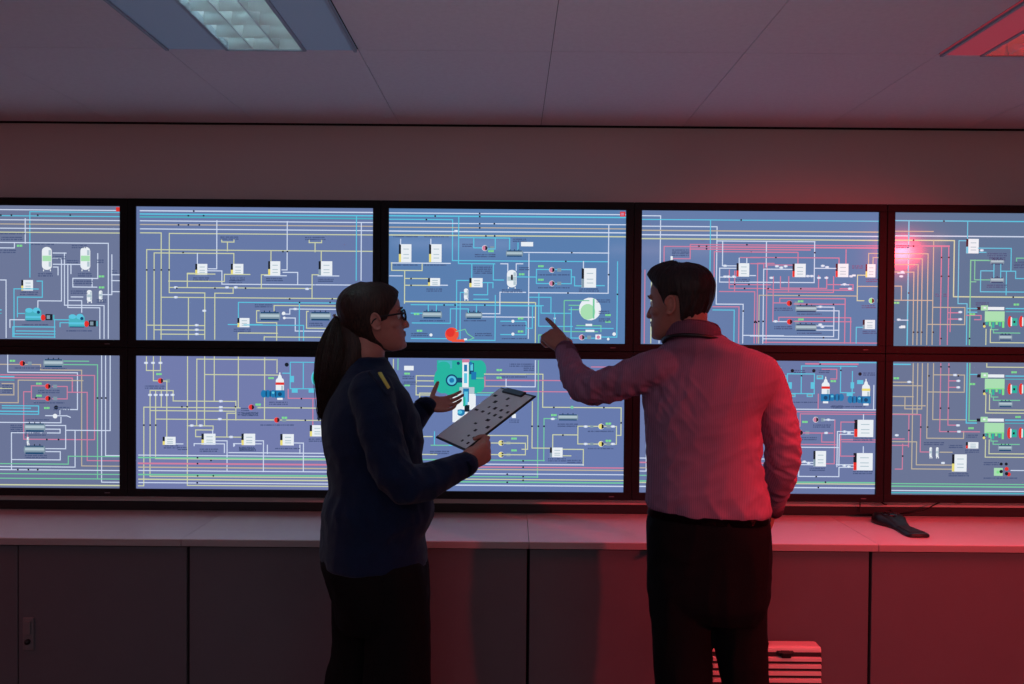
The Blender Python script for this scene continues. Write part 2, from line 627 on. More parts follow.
# ---- far left, top
s = screen('a_up', 0, True, (108, 119, 152), (-114, 205, 122, 338.5)); s.zoom(0, 190, 4.271)
s.cmd('''=W -487,78 523,80;=C -487,104 523,108;=C 137,91 523,93;=C 137,91 137,370;=W -487,121 523,124;=O -487,139 523,142;=W -487,157 520,160;=Y -487,174 520,178
=W 117,121 117,225;=W 0,222 470,226 470,632;=W 0,245 70,245 70,225;N 92 236;B 98 382 50 45
=C 65,620 65,420 170,420;=C 80,540 80,455 187,455 187,387 165,387;=W 0,382 33,382 33,628;=W -200,382 0,382;=W -487,245 0,245;=W -300,120 -300,470 -60,470
V 208 290 42 98 l;V 372 290 42 98 l;=W 235,267 290,267;=W 235,290 270,290 270,472 168,472 168,505;=W 283,267 283,490 450,490 450,632;=W 297,315 297,500 432,500 432,632
=W 235,315 350,315;=W 310,355 310,315;=W 255,360 255,327 235,327;=W 318,375 318,412 420,412;=W 318,375 424,375 424,270;=W 400,375 400,412;N 440 367;N 440 414
=W 485,275 485,445 440,445;=W 483,360 515,360;=W 483,385 515,385;=W 483,432 515,432;V 388 450 22 50;V 436 447 15 40;=W 300,470 355,470 355,520;=W 360,455 310,455
M 148 528;M 333 555;=C 60,625 60,582 240,585;=C 75,600 240,600;=C 60,612 240,612;=C 60,625 240,626;=C 238,628 238,552 300,552;=C 300,565 262,565 262,582;=C 82,525 110,525;=W 48,585 48,552 110,552
X 190 232 95;X 200 358 60;X 345 237 60;X 370 358 60;X 130 437 75;X 155 576 110;X 342 602 105;X 60 187 110;X 60 203 90;X 262 285 50;X 318 302 50;X 435 300 30;X 360 390 80;X 345 432 70;X 40 258 70;X 440 470 40;X 497 345 22
J -420 520;K -330 330;B -180 300 55 60;H -120 560 90 30''')
dots(s, 'k', (15, 172, 310, 60), 106); dots(s, 'r', (514,), 79)
s.cmd('Q 505 72 18 18 r')
# ---- far left, bottom
s = screen('a_low', 0, False, (106, 116, 150), (-118, 353, 118, 487)); s.zoom(0, 340, 4.271)
s.cmd('''=O -500,93 165,93 165,121 340,123 340,535 500,537;N 45 82;P 87 93 r;H 220 92 88 34;=G 265,83 370,85;=G 265,98 408,100 408,590
=W 25,55 25,131 322,134 322,292 246,292 246,312;=R -500,138 395,142 395,422 90,422 90,215 125,215;=R1.8 -500,150 300,152 300,217;=O -500,258 68,260 68,165 345,167
=R 190,190 125,190 125,246 190,246;=R 215,192 278,192 278,246 215,246;=R 278,217 363,219 363,512 500,514;P 195 192 r;P 195 244 r;N 157 180;N 157 232;N 190 285;D 230 283 9 k
=C 0,275 155,275 155,312 -500,312;=C1.8 -500,295 155,295;=C 0,285 120,285;=W -500,343 250,343 250,325;H 138 369 92 36;H 136 465 92 36;=W 185,318 275,315 290,325;D 225 320 10
=W 185,360 270,361 270,461 185,461;=W 185,376 246,377 246,393 38,393 38,548;=W 185,473 246,475 246,509 38,508;=R 107,400 107,422;V 108 425 9 30
=W 272,381 460,383 460,60;=W 310,383 310,540 -500,538;=W 426,60 426,605 502,605;=W 443,60 443,490 502,490
=G -500,521 280,524 280,493 502,495;=W -500,547 502,553;=G -500,564 502,568;=G -500,584 502,590;=Y1.5 -500,612 502,617;=O -40,228 50,228 50,180 0,180;=Y -40,200 40,200
X 110 115 110;X 225 118 100;X 200 212 90;X 200 265 130;X 150 338 100;X 140 395 90;X 140 492 90;X 60 362 50;X 60 380 50;X 22 190 40;X 22 210 40;X 255 285 70
J -380 160;B -170 330 60 70;B -260 330 60 70;P -60 420 r''')
dots(s, 'k', (145, 408, 425, 443), 242); dots(s, 'k', (65, 110, 150), 550); dots(s, 'k', (240, 190), 421)
# ---- second from left, top
s = screen('b_up', 1, True, (103, 121, 166), (135.5, 207, 373, 341)); s.zoom(130, 200, 4.562)
s.cmd('''=W1.4 45,47 1108,56;=C1.5 45,62 1108,71;=T2 45,75 1108,84;=W 45,93 1108,102;=O 45,110 1108,119;=W 45,130 1108,139;=Y 45,148 140,149 140,635;=Y 1108,158 177,150 177,422 338,423 338,635
=W 395,93 395,313 355,313;=Y 1108,233 73,228 73,635;=Y 107,240 472,243 472,290;=Y 107,240 107,635;=W 305,243 305,290;B 295 290 55 50;B 458 290 57 50
=Y 417,180 417,190 473,190 473,180;=Y 443,190 443,230;X 450 170 80;=W 350,322 417,323 417,383 840,387;=Y 258,398 258,333 290,333;=Y 258,336 385,338;=Y 173,369 428,371 428,338 545,339
=Y 178,398 828,406;=Y 140,443 960,450;=Y 263,445 263,635;=Y 468,403 468,425 384,425 384,635;=Y 70,571 335,573;=Y 105,592 335,594;=Y 135,612 335,614;A 205 398;A 205 443;A 300 571;A 300 592;A 300 612;A 335 505;A 440 398;A 480 398
=C 955,470 492,463 492,540;B 487 538 55 42;=C 445,568 487,568;=C 545,568 600,568;=Y 490,635 490,607 670,609;X 320 357 70;X 490 357 70;X 510 592 80;X 480 370 60''')
dots(s, 'k', (290,), 49); dots(s, 'k', (265, 335), 70); dots(s, 'k', (220, 265, 315), 112); dots(s, 'k', (240,), 238); dots(s, 'k', (73, 107, 140, 175), 318); dots(s, 'k', (385, 525, 210), 402)
s.zoom(250, 200, 4.562)
s.cmd('''=W 170,97 170,318 145,318;=Y 325,235 325,280;=Y 95,232 95,275;B 82 278 55 66;B 313 278 62 67 s;=Y 270,180 270,193 327,193 327,180;=Y 297,193 297,235;X 297 172 90
=Y 50,403 50,340 80,340;=W 65,344 165,344;=W 150,329 217,330 217,385;=Y 282,450 282,340 310,340;=W 310,345 405,348;=W 300,386 460,388;=C 487,70 487,365;=W 509,103 509,365
=Y 108,505 108,481 500,485;H 88 530 98 38;H 320 530 98 38;=Y 40,505 28,505 28,559 120,559 120,640;=W 145,520 180,520 180,497 420,500;=W 150,538 205,539 205,598 380,598;=Y 265,508 257,508 257,585 380,585
=C -30,570 243,573 243,640;=C 224,465 224,640;=Y 0,607 120,607;=Y 62,640 62,625 380,628;X 110 360 75;X 345 363 70;X 60 480 80;X 300 565 60;Q 400 532 28 26 w;A 205 497;D 152 517 8;D 155 538 6;A 260 405
=C 400,520 540,520 540,640;=C 400,560 520,560;=Y 380,600 540,600''')
dots(s, 'k', (150, 170), 234); dots(s, 'k', (180, 375), 451); dots(s, 'k', (225, 365), 467)
# ---- second from left, bottom
s = screen('b_low', 1, False, (114, 124, 172), (134, 355, 372, 489.5)); s.zoom(130, 345, 4.415)
s.cmd('''=Y 65,45 65,106 127,106 127,45;=Y 96,45 96,152 112,152;A 63 72;A 94 72;A 127 72;P 127 152 r;=Y 140,153 155,153 155,400;N 120 122;X 100 178 85
=Y 80,235 80,195 183,195 183,242 460,244;=Y 105,195 105,500 1068,508;=Y 130,195 130,268;A 80 215;A 105 215;A 130 215;A 155 215;A 180 215;=Y 480,273 52,268 52,622 25,622;=Y 80,285 455,288
=Y 80,235 80,579 1068,588;=Y 105,323 740,330;=Y 248,45 248,620 1068,629;=Y 287,350 287,55 640,58;=Y 324,45 324,350;=Y 324,124 590,127;=Y 367,45 367,243;=Y 474,45 474,240;=Y 462,243 462,327;=Y 460,297 422,297 422,400
=Y 245,353 360,355 360,372 282,372 282,402 310,402;=W 358,372 358,390;B 135 402 57 36;B 308 388 62 49;B 487 388 60 49;=W 192,434 225,437;=W 275,442 275,433 410,436 410,473;=Y 370,403 485,404;=W 370,420 422,420 422,556;=W 455,442 455,433 574,436
P 530 270 r;=W 430,473 1068,479;A 395 243;A 395 270;A 395 285;A 390 323;A 265 352;A 305 352;A 440 403;X 170 445 60;X 340 460 80;X 510 452 70;X 515 297 90;X 222 452 40
=W 28,484 1068,492;=G2.2 28,495 1068,503;=R2.6 28,521 1068,529;=O1.5 28,538 1068,546;=W 28,553 1068,561;=G2.2 28,571 1068,579;=W 28,607 1068,616;=Y1.5 28,592 1068,600''')
dots(s, 'k', (52, 80, 105), 350); dots(s, 'k', (290,), 496); dots(s, 'k', (290,), 522); dots(s, 'k', (350,), 508); dots(s, 'k', (290, 360), 577); dots(s, 'k', (288,), 608); dots(s, 'k', (222, 245, 460), 268)
s.zoom(230, 345, 4.417)
s.cmd('''=Y 33,50 33,270;=Y 150,50 150,325;=Y 150,126 215,127;=Y 205,57 205,115;K 217 172 left;D 248 80 9 k;=C 400,70 264,68 264,187 420,190;=C 322,75 322,185;=C 230,118 262,118;Q 262 130 18 28 C;Q 270 185 26 20 C;Q 345 185 26 20 C
=R 254,190 254,230 420,233;=R 364,235 364,350;E 377 140 20 34 C;E 377 140 15 28 e;P 90 270 r;N 120 258;=Y 120,272 420,275;P 203 327 r;N 237 317;=Y 250,328 420,329;N 178 140
B 45 390 60 49;B 218 390 60 50;B 350 350 58 50;=W 105,420 143,421 143,558;=W 10,445 10,433 45,433;=W 278,430 321,431 321,558;=W 160,477 160,440;=W 305,477 305,440
X 85 300 70;X 205 352 150;X 70 457 70;X 250 457 110;X 375 415 60;X 210 250 80;X 60 278 30''')
dots(s, 'k', (312,), 272); dots(s, 'k', (330,), 328); dots(s, 'k', (313,), 232)
# ---- middle, top
s = screen('c_up', 2, True, (90, 126, 174), (388.5, 209, 624, 343)); s.zoom(380, 200, 4.562)
s.cmd('''=W 43,57 1113,66;=C1.5 43,70 1113,79;=C 43,86 329,88 329,275 1035,281;=W 43,103 1113,112;=O 43,122 1113,131;=W1.4 43,140 1113,149;=Y1.4 43,158 1113,167;=C 357,75 357,289 520,291
B 85 200 57 82;B 222 200 57 82;=W 93,178 93,200;=W 230,178 230,200;=W 50,286 318,289;=Y 52,285 52,320 190,321 190,290;=Y 111,322 111,470;=Y 111,357 220,358;=Y 111,388 220,389;B 217 355 55 36;=W 272,388 305,393;X 245 408 70;X 115 298 110;X 250 298 100
=C 360,170 425,171 425,217 470,218;P 475 218 R;N 503 232;=C 490,222 522,222 522,172;=C 425,171 588,174 588,225;X 395 203 45;X 475 250 90;X 115 168 110;X 255 168 110
=C 416,290 416,355;=C 514,290 514,364 560,365;X 465 308 85;X 465 326 80;B 405 355 60 42;V 390 428 20 50;=C 345,640 345,366 400,367;=C 362,640 362,421 380,421;=C 465,376 512,377 512,400;=C 488,380 488,432 425,432;=C 425,452 490,452
=Y1.4 110,463 700,468;=C 140,477 740,481;H 235 523 92 34;H 425 526 78 32;=C 218,477 218,505;=C 255,477 255,505;=C 437,478 437,510;=C 140,516 190,516;=C 145,561 318,563 318,496 400,497 400,512;=W 465,518 543,520 543,420 660,421;=W 465,533 700,535;=C 140,632 300,634;=C 380,640 521,640 521,435
E 325 613 31 31 o;E 318 605 20 20 r;Q 325 636 58 12 o;=G1 345,600 385,590 395,610 425,630 400,640;N 165 520;N 178 597;X 178 612 75;X 468 612 75;D 230 616 7;X 235 553 110;X 430 553 100;Q 380 632 14 8 w;A 345 140
=C 43,500 110,500;=W 43,345 100,345''')
dots(s, 'k', (250,), 72); dots(s, 'k', (210,), 88); dots(s, 'k', (452,), 60); dots(s, 'k', (452,), 74); dots(s, 'k', (452, 518), 107); dots(s, 'k', (452,), 126); dots(s, 'k', (480, 520), 163); dots(s, 'k', (140,), 358); dots(s, 'k', (140,), 389); dots(s, 'k', (290, 340, 475), 479)
s.zoom(500, 200, 4.562)
s.cmd('''Q 541 52 24 22 r;Q 545 57 14 12 R;=C 0,172 40,172 40,225;Q 92 190 55 20 w;=C 78,225 78,195;H 62 243 78 28;X 85 180 60;=W 105,238 490,240;=W 490,112 490,425 130,422;=W 128,245 128,632;=C 530,281 530,626 440,627
V 50 358 44 80;Q 46 340 9 24 k;=W 0,290 32,290 32,325;=W 70,320 70,290 100,290;X 105 310 45;N 95 338;=C 75,350 160,350;=C 320,317 162,317 162,380 320,380 320,317;P 232 318 R;P 232 380 R;N 182 301;N 182 363;X 240 343 140;X 240 402 140
=C 320,350 335,350 335,391 365,391;B 367 310 66 88 s;=W 375,310 375,280;X 400 408 90;=C 435,390 470,391;=W 0,420 110,420;=Y 158,468 158,650;=C 0,482 183,482 183,516 320,518;=C 130,443 228,443 228,515;=C 173,425 173,576 325,578
E 405 497 50 52 w;E 395 510 34 36 l;Q 418 450 8 90 G;=G 290,458 400,459;=G 288,460 288,600 440,602;=G 310,480 355,480;=G 310,500 355,500;=C 320,490 320,630 440,628;=G 345,573 455,570 455,600;=C 340,585 510,588;N 487 525;N 487 555;X 465 458 60;P 368 627 R;Q 430 614 26 22 w;D 443 626 8 R;D 515 612 8;D 488 635 6
=C 0,553 115,553 115,615 0,615;D 55 553;D 55 612;N 90 540;N 90 600;=C 120,585 143,585 143,482;=G 172,650 172,616 200,616;X 470 510 50;X 470 545 50;X 60 575 110;X 60 635 110;X 50 412 90;D 245 540 5;=C 245,515 245,560;Q 385 565 30 10 w;Q 385 592 40 10 w''')
dots(s, 'k', (322,), 239); dots(s, 'k', (295,), 279); dots(s, 'k', (305,), 424); dots(s, 'k', (490,), 340); dots(s, 'k', (530,), 430)
# ---- middle, bottom
s = screen('c_low', 2, False, (103, 122, 172), (388, 357, 623, 491.5)); s.zoom(380, 345, 4.415)
s.cmd('''Q 107 85 42 20 w;=G 80,55 80,102;=Y 245,130 160,130 160,215;=Y 160,152 240,152;=Y 160,176 240,177;=Y 175,225 175,207 240,207;N 120 120;N 120 172;X 125 135 50;X 130 160 60
Q 252 60 190 100 e;E 275 150 38 58 e;E 330 180 60 40 e;E 425 165 36 44 e;E 440 100 28 40 e;Q 258 62 60 34 T;E 280 88 30 22 e;E 316 150 27 27 n;E 316 150 20 20 C;E 316 150 11 11 b;Q 340 138 24 22 n
Q 362 56 32 20 R;Q 363 70 28 110 w;Q 370 80 14 30 b;Q 370 118 14 44 C;Q 394 72 20 50 n;Q 398 76 12 30 C;Q 402 112 22 34 b;E 345 74 7 7 n;E 398 74 8 8 b;Q 350 180 66 40 m;Q 342 210 80 70 w;Q 366 186 26 60 b;Q 371 200 16 60 C;Q 320 290 110 44 w;E 356 294 18 15 b;E 352 292 10 8 C;Q 372 260 22 30 k;Q 366 225 10 40 e;Q 320 220 22 116 w
=Y 460,122 640,124;=R 465,150 700,153;=O 465,176 620,178;=R 462,135 462,178;=G 430,205 500,205;=C 420,215 640,215;N 525 104;N 525 138;P 533 430 y;P 533 482 y;=Y 490,430 640,431 640,483 490,484;X 600 80 60;Q 580 300 18 18 w;X 590 330 40;=Y 475,396 650,397
=C 240,380 240,440 420,440;=G 225,440 300,440;X 260 470 80;=Y 160,215 225,215;=G 425,140 455,140;=Y 60,57 60,400 230,400;=Y 30,60 30,480 250,480''')
s.zoom(500, 345, 4.415)
s.cmd('''=Y 0,121 187,123 187,270 531,272 531,396 510,397;=R 265,151 0,150;=W 25,145 25,178 153,179 153,62;=R 0,199 310,201 310,230;=R 400,90 545,91;=G 167,62 167,584;H 297 315 90 27;=G 245,321 192,321 192,510;X 297 348 90;X 125 80 45;X 125 98 45
=Y 510,356 341,355 341,434 510,434 510,356;P 443 356 y;P 443 434 y;N 475 343;N 475 420;X 440 380 110;X 440 457 110;=Y 230,450 230,393 340,395;=Y 220,453 139,452 139,245;B 218 450 56 43 s;=Y 275,458 365,459 365,530;X 250 503 80;X 325 510 60;=Y 277,487 310,489
=Y 120,398 118,458 95,458;N 60 410;N 60 463;A 375 356;A 375 434;A 495 356;A 495 434;Q 395 350 14 12 s;Q 395 428 14 12 s;N 235 305;D 315 270 7 G;A 230 322
=G -494,503 193,511;=W -494,521 365,530;=R1.5 -494,534 545,542;=O1.4 -494,545 545,554;=W -494,564 545,574;=G -494,577 165,584;=G1.6 -494,601 545,610;=Y -494,589 545,598;=W1.4 -494,616 545,627;X 60 137 110''')
dots(s, 'k', (275,), 395); dots(s, 'k', (235, 455), 271); dots(s, 'k', (167, 192, 139), 355); dots(s, 'k', (100,), 510); dots(s, 'k', (100,), 538); dots(s, 'k', (100,), 580); dots(s, 'k', (100,), 597); dots(s, 'k', (30,), 570); dots(s, 'k', (30,), 606); dots(s, 'k', (531,), 340)
# ---- second from right, top
s = screen('d_up', 3, True, (102, 124, 168), (640, 211, 878, 345.5)); s.zoom(630, 200, 4.562)
s.cmd('''=W 48,70 134,71 134,290;=C 48,87 1131,95;=W 48,118 393,121 393,476 514,477 514,655;=O1.4 48,137 1131,146;=W1.4 48,157 1131,166;=Y1.4 48,175 1131,184;=C 363,90 363,335;=R 150,285 150,211 270,212;X 225 230 75;X 225 246 75;=R 190,267 270,268 270,202 1131,209
=R2.2 270,212 1131,219;=R1.5 270,223 820,227;=R 380,350 380,235 760,239;=W 397,186 842,190;=W 419,187 419,300 480,300;=W 700,377 405,375 405,311 480,311;=W 405,352 480,353;B 483 288 58 61 r;=W 495,265 495,288;=W 530,265 530,288;=W 545,345 570,350
=R 405,418 567,419 567,655;=R 450,320 450,403 640,403;=R 475,325 475,419;=R 450,386 640,388;=R 655,289 580,289 580,655;=R 375,488 495,489 495,655;=C 375,503 473,505 473,655;=R 393,655 393,580;=R 500,262 590,262;=W 515,620 700,623;=W 128,655 128,631 200,632
=R 620,655 620,296 740,298;A 430 350;A 445 350;A 470 350;A 430 300;X 510 365 60;X 185 285 60;Q 180 256 10 26 w;=R 60,655 60,320;=Y 90,655 90,360 340,360;=R 150,330 340,330''')
dots(s, 'k', (503,), 90); dots(s, 'k', (310, 345), 210); dots(s, 'k', (345,), 222); dots(s, 'k', (530,), 203); dots(s, 'k', (550,), 237); dots(s, 'k', (475, 540), 386); dots(s, 'k', (520,), 405); dots(s, 'k', (567, 575), 560); dots(s, 'k', (515,), 508)
s.zoom(750, 200, 4.557)
s.cmd('''=W 293,190 293,377 0,375;=W 72,190 72,305;=W 190,316 60,315 60,655;=R 0,237 217,239 217,290;=R 437,227 437,290;=R 0,261 405,263 405,290;B 192 290 60 61 r;B 390 290 58 61 r;=W 292,311 390,312;B 527 292 45 60;=Y 525,343 490,343 490,460 520,460;=O 540,290 540,243 583,244
P 555 460 g;=O 38,655 38,435 490,438;=R 80,409 470,407;=R 80,420 380,422 380,350;=R 103,555 103,350;=R 137,350 137,402 349,403 349,350;=R 175,350 175,420;=R 312,345 312,402;=R 355,386 470,387 470,405 410,405;X 490 303 50;=W 415,387 450,388;=O 495,394 583,395
P 178 472 r;P 180 557 r;=R 105,470 165,471;=W 105,556 165,557;H 255 497 100 30;H 255 583 100 31;N 230 463;N 232 546;=R 134,470 134,449 434,451 434,655;=R 200,475 430,477;=R 200,555 462,557;=R 130,553 130,536 460,538 460,655;=W 305,489 383,490 383,625 0,623;=W 305,506 406,507 406,638 60,636
=W 305,576 382,577;=W 305,595 406,596;=R 60,651 583,655;X 150 497 80;X 150 582 80;X 270 524 110;X 270 612 110;B 515 548 56 42 s;=C 485,655 485,582 515,582;X 545 603 60;=R 0,290 60,291 60,310;A 95 355;A 262 347;A 280 347;A 313 355;A 347 355;A 120 302;A 140 308;A 160 302;A 330 300;A 350 306;A 460 348;A 430 385;A 455 405;A 115 555;A 320 488;A 320 570;A 330 580;Q 465 340 16 8 w
X 555 365 50;X 540 485 60;=O 560,262 583,262;=O 560,262 560,290''')
dots(s, 'k', (115,), 262); dots(s, 'k', (293,), 240); dots(s, 'k', (230, 80), 405); dots(s, 'k', (222,), 436); dots(s, 'k', (380, 258), 477); dots(s, 'k', (338,), 552); dots(s, 'k', (335,), 630); dots(s, 'k', (22, 38, 58), 555)
# ---- second from right, bottom
s = screen('d_low', 3, False, (107, 120, 164), (639.5, 361, 878, 495.5)); s.zoom(760, 350, 4.562)
s.cmd('''=C 255,203 130,203 130,111 255,112 255,203;=C 195,75 195,200;=C 195,75 450,77;=R1.6 215,65 455,68;=C 280,58 538,61;=R 290,90 358,91 358,135 330,135;=C 376,76 376,198 440,199;=C 430,100 430,200
Q 98 118 28 18 C;Q 135 150 16 30 C;Q 140 200 28 18 C;Q 220 200 28 18 C;Q 265 118 30 18 C;Q 238 150 16 30 C;Q 452 140 28 18 C;Q 422 150 16 28 C;Q 404 198 28 16 C
Q 102 120 20 10 s;Q 144 206 20 9 s;Q 224 206 20 9 s;Q 269 120 20 10 s
K 307 182;K 493 192 left yel;N 342 145;D 153 97 8 k;D 252 97 8 k;D 465 112 8 k;X 185 98 50;X 300 98 50;X 505 110 50;X 210 245 110;X 410 265 160
=W 125,274 538,277;=W 529,165 529,275;=R 158,330 158,286 538,291;=R 190,352 190,296 538,301;=R 273,205 273,272;P 262 323 R;P 190 383 r;=R 100,352 190,353;N 212 333;=W 300,324 350,325;=R 350,325 350,527 310,528;=R 205,384 340,385;=R 290,385 290,426 350,427
B 252 467 58 71 s;B 440 323 87 79 r;B 437 477 88 79 r;=W 482,300 482,323;=W 482,448 482,477;=R 440,334 378,335 378,491 440,492;=R 370,415 538,417;=R 385,425 538,427;=W 435,378 362,377 362,540;=W 435,391 371,390 371,535;=R 170,437 355,438;=W 170,450 365,451;=W 193,450 193,520 250,521
=W 250,531 185,530 185,585 370,586 370,543 435,544;=W 358,531 435,532;A 210 517;A 230 523;A 395 378;A 415 384;A 395 535;A 415 540;A 320 323;A 310 384;X 225 408 80;X 290 350 80;X 270 550 70;X 480 410 90;X 480 565 90;X 360 262 50
=G2 -552,606 538,615;=Y -552,613 538,622;=W1.4 -552,631 538,640;=W -552,560 -520,560 -520,80;=R1.6 -552,520 100,525;=O -552,545 100,550;=W -552,500 100,505;=G -552,580 100,585;=Y -540,60 -540,170 -480,170
H -300 200 90 30;B -420 300 60 70 r;B -200 300 60 70 r;=R -430,120 60,120 60,380;=W -400,420 80,420;=C -430,80 100,82''')
dots(s, 'k', (280,), 67); dots(s, 'k', (195,), 120); dots(s, 'k', (265,), 586); dots(s, 'k', (308,), 612); dots(s, 'k', (275,), 636); dots(s, 'k', (376,), 95)
# ---- far right, top
s = screen('e_up', 4, True, (98, 116, 148), (894, 212, 1130, 347)); s.zoom(885, 200, 4.561)
s.cmd('''=C1.4 40,88 1117,97;=W1.4 40,158 1117,167;=C1.5 109,90 109,660;=O 40,137 220,139;=Y1.4 40,178 316,180 316,439 1117,446;=O 222,180 222,660;=R2.4 40,204 292,207;=R 258,207 258,660;=R 291,213 291,660;=O 40,240 197,241 197,660;=O 40,263 171,264 171,660;=O 40,290 152,291 152,660;=O 40,325 133,326 133,660
=W 60,330 90,330;=O 40,390 77,391 77,450;=O 40,455 220,457;N 55 467;=W 65,547 107,548;=C 376,95 376,181 337,182 337,471 376,472 376,660;B 370 172 57 66 C;=C 425,215 575,217 575,320;=C 430,234 460,234;=G1.4 388,660 388,271 480,273;=G 410,270 410,361 480,362;H 512 277 64 26;H 512 362 64 26
=C 497,290 497,350;=C 528,290 528,350;=C 497,320 437,320 437,416 1117,421;=C 528,321 596,322 596,355 640,356;=C 554,325 554,430;=G 390,370 415,370;X 510 243 85;X 510 262 70;X 510 388 90;=G 599,278 599,261 1117,264;X 612 282 50;X 612 298 50
=O 222,488 366,490 366,568 197,567;=R 290,513 345,513;=R 290,542 345,543;=R 375,525 440,526 440,545 410,545;=R 300,490 300,600;J 457 506;=Y 463,590 463,660;=Y 483,590 483,651 1117,655;H 552 627 62 28;N 400 520;N 600 475;X 445 470 60;A 80 325;A 75 345;A 345 510;A 345 543;A 65 545;A 75 580;A 440 225
=C 380,493 420,493;=C 380,510 420,510;X 238 430 14;X 275 430 14;X 80 205 60;Q 75 572 20 12 w;B 800 300 60 70;B 950 520 60 60;H 760 520 90 30;=C 700,100 700,420;=W 860,160 860,560''')
dots(s, 'k', (267,), 91); dots(s, 'k', (109,), 422); dots(s, 'k', (258, 291), 258); dots(s, 'k', (258, 291), 345); dots(s, 'k', (133, 152, 171, 222), 603); dots(s, 'k', (130,), 179); dots(s, 'k', (130,), 206); dots(s, 'k', (585,), 441); dots(s, 'k', (258, 388), 632)
# ---- far right, bottom
s = screen('e_low', 4, False, (107, 117, 148), (894, 361, 1131, 496.5)); s.zoom(885, 350, 4.561)
s.cmd('''=C2 45,58 125,59;=O 139,55 139,545 320,547;=O 160,55 160,290 45,291;=O 181,55 181,266 102,265 102,210;=O 45,208 140,209;=O 206,55 206,402 372,404 372,370;=O 232,55 232,315 380,317;=R 265,55 265,371 445,372;=R 302,55 302,341 345,342;=C1.4 386,55 386,331 430,332;=G1.4 398,55 398,320 430,320
=O 232,107 374,109 374,188 205,188;=R 302,135 345,136;=R 302,165 345,166;N 62 123;=O 45,141 140,142;=O 45,157 181,158;=O 45,250 195,252;=R 45,291 175,293 175,466 215,467;=R 45,435 120,437;=R 121,295 121,442;=O 45,418 157,419 157,526 320,530;=R 93,430 93,546 60,547;=R 45,405 100,405
V 222 467 12 46;V 252 467 12 46;=O 265,467 320,468;B 320 477 67 79;B 383 420 57 29 r;X 410 460 60;X 235 425 90;X 335 438 60;X 350 570 90;X 410 390 50;J 467 125;J 467 330;=Y 475,55 475,71 1117,77;=Y 472,200 472,284 1117,290;=Y 489,200 489,270 1117,276;=Y 472,410 472,490 1117,496;=Y 489,410 489,474 1117,480
H 562 243 66 28;H 562 447 66 28;N 410 150;N 405 355;N 600 95;N 620 303;Q 512 540 40 36 l;D 545 557 8 k;D 530 560 7 g;D 570 545 9 r;D 580 570 9 r;D 545 522 7 k;D 568 522 7 k;D 570 567 8 k;=W 590,552 660,556;X 500 518 70;X 540 590 150;A 345 135;A 345 165;A 345 342;A 350 371;A 65 388;A 278 517;A 330 108;A 120 140
=C 400,105 430,105;=G1.2 45,613 1117,622;=G2 45,625 1117,634;=W 45,645 1117,655;=T2 45,655 1117,664;B 800 300 60 70;B 900 480 80 70''')
dots(s, 'k', (265, 302), 262); dots(s, 'k', (265, 302), 70); dots(s, 'k', (206, 175), 350); dots(s, 'k', (93,), 485); dots(s, 'k', (121,), 365); dots(s, 'k', (345, 210), 112); dots(s, 'k', (300,), 371)

WHAT = {
    'a_up': 'black-framed wall monitor showing two white-and-green upright vessels above two teal machines',
    'a_low': 'black-framed wall monitor showing three grey cylinders and a pink pipe loop, at far left',
    'b_up': 'black-framed wall monitor with white boxes on yellow pipes behind the ponytailed woman\'s head',
    'b_low': 'black-framed wall monitor with a white-and-blue purifier symbol left of the woman\'s hair',
    'c_up': 'black-framed wall monitor with a round pale tank symbol beside the pointing fingertip',
    'c_low': 'black-framed wall monitor behind the clipboard with a green engine diagram above the woman\'s open hand',
    'd_up': 'black-framed wall monitor with pink pipes right behind the man\'s head',
    'd_low': 'black-framed wall monitor beside the man\'s red-lit elbow with two rocket-shaped white-and-blue symbols',
    'e_up': 'black-framed wall monitor above the desk phone, top row, one green engine symbol in view',
    'e_low': 'black-framed wall monitor right above the desk phone with two green engine symbols stacked',
}
for name, s in SCR.items():
    cx, cz = s.cx, s.cz
    t = thing('wall_monitor', WHAT[name], 'monitor', (cx, YD + .04, cz - SH / 2 - BZ), 'monitors of the video wall')
    b = B()
    e = 0.0006
    x0, x1, z0, z1 = cx - PX / 2 + e, cx + PX / 2 - e, cz - PZ / 2 + e, cz + PZ / 2 - e
    xi, xj, zi, zj = cx - SW / 2, cx + SW / 2, cz - SH / 2, cz + SH / 2
    yf, yb = YD - .010, YD + .006
    box(b, (x0, yf, zj), (x1, yb, z1), .002); box(b, (x0, yf, z0), (x1, yb, zi), .002)
    box(b, (x0, yf, zi - .001), (xi, yb, zj + .001), .002); box(b, (xj, yf, zi - .001), (x1, yb, zj + .001), .002)
    obj('bezel', b, M['bezel'], t)
    b = B(); box(b, (x0 + .002, YD + .005, z0 + .002), (x1 - .002, YD + .05, z1 - .002), .004); obj('back_housing', b, M['black'], t)
    b = B(); box(b, (cx - .2, YD + .049, cz - .2), (cx + .2, YW + .002, cz + .2), .004); obj('wall_bracket', b, M['black'], t)
    s.bm.normal_update()
    d = obj('display', s.bm, LMATS + [s.bgm], t, recalc=False)
    b = B(); box(b, (cx + .44, yf - .0006, zi - .019), (cx + .462, yf + .002, zi - .0155)); obj('maker_mark', b, M['handle'], t)
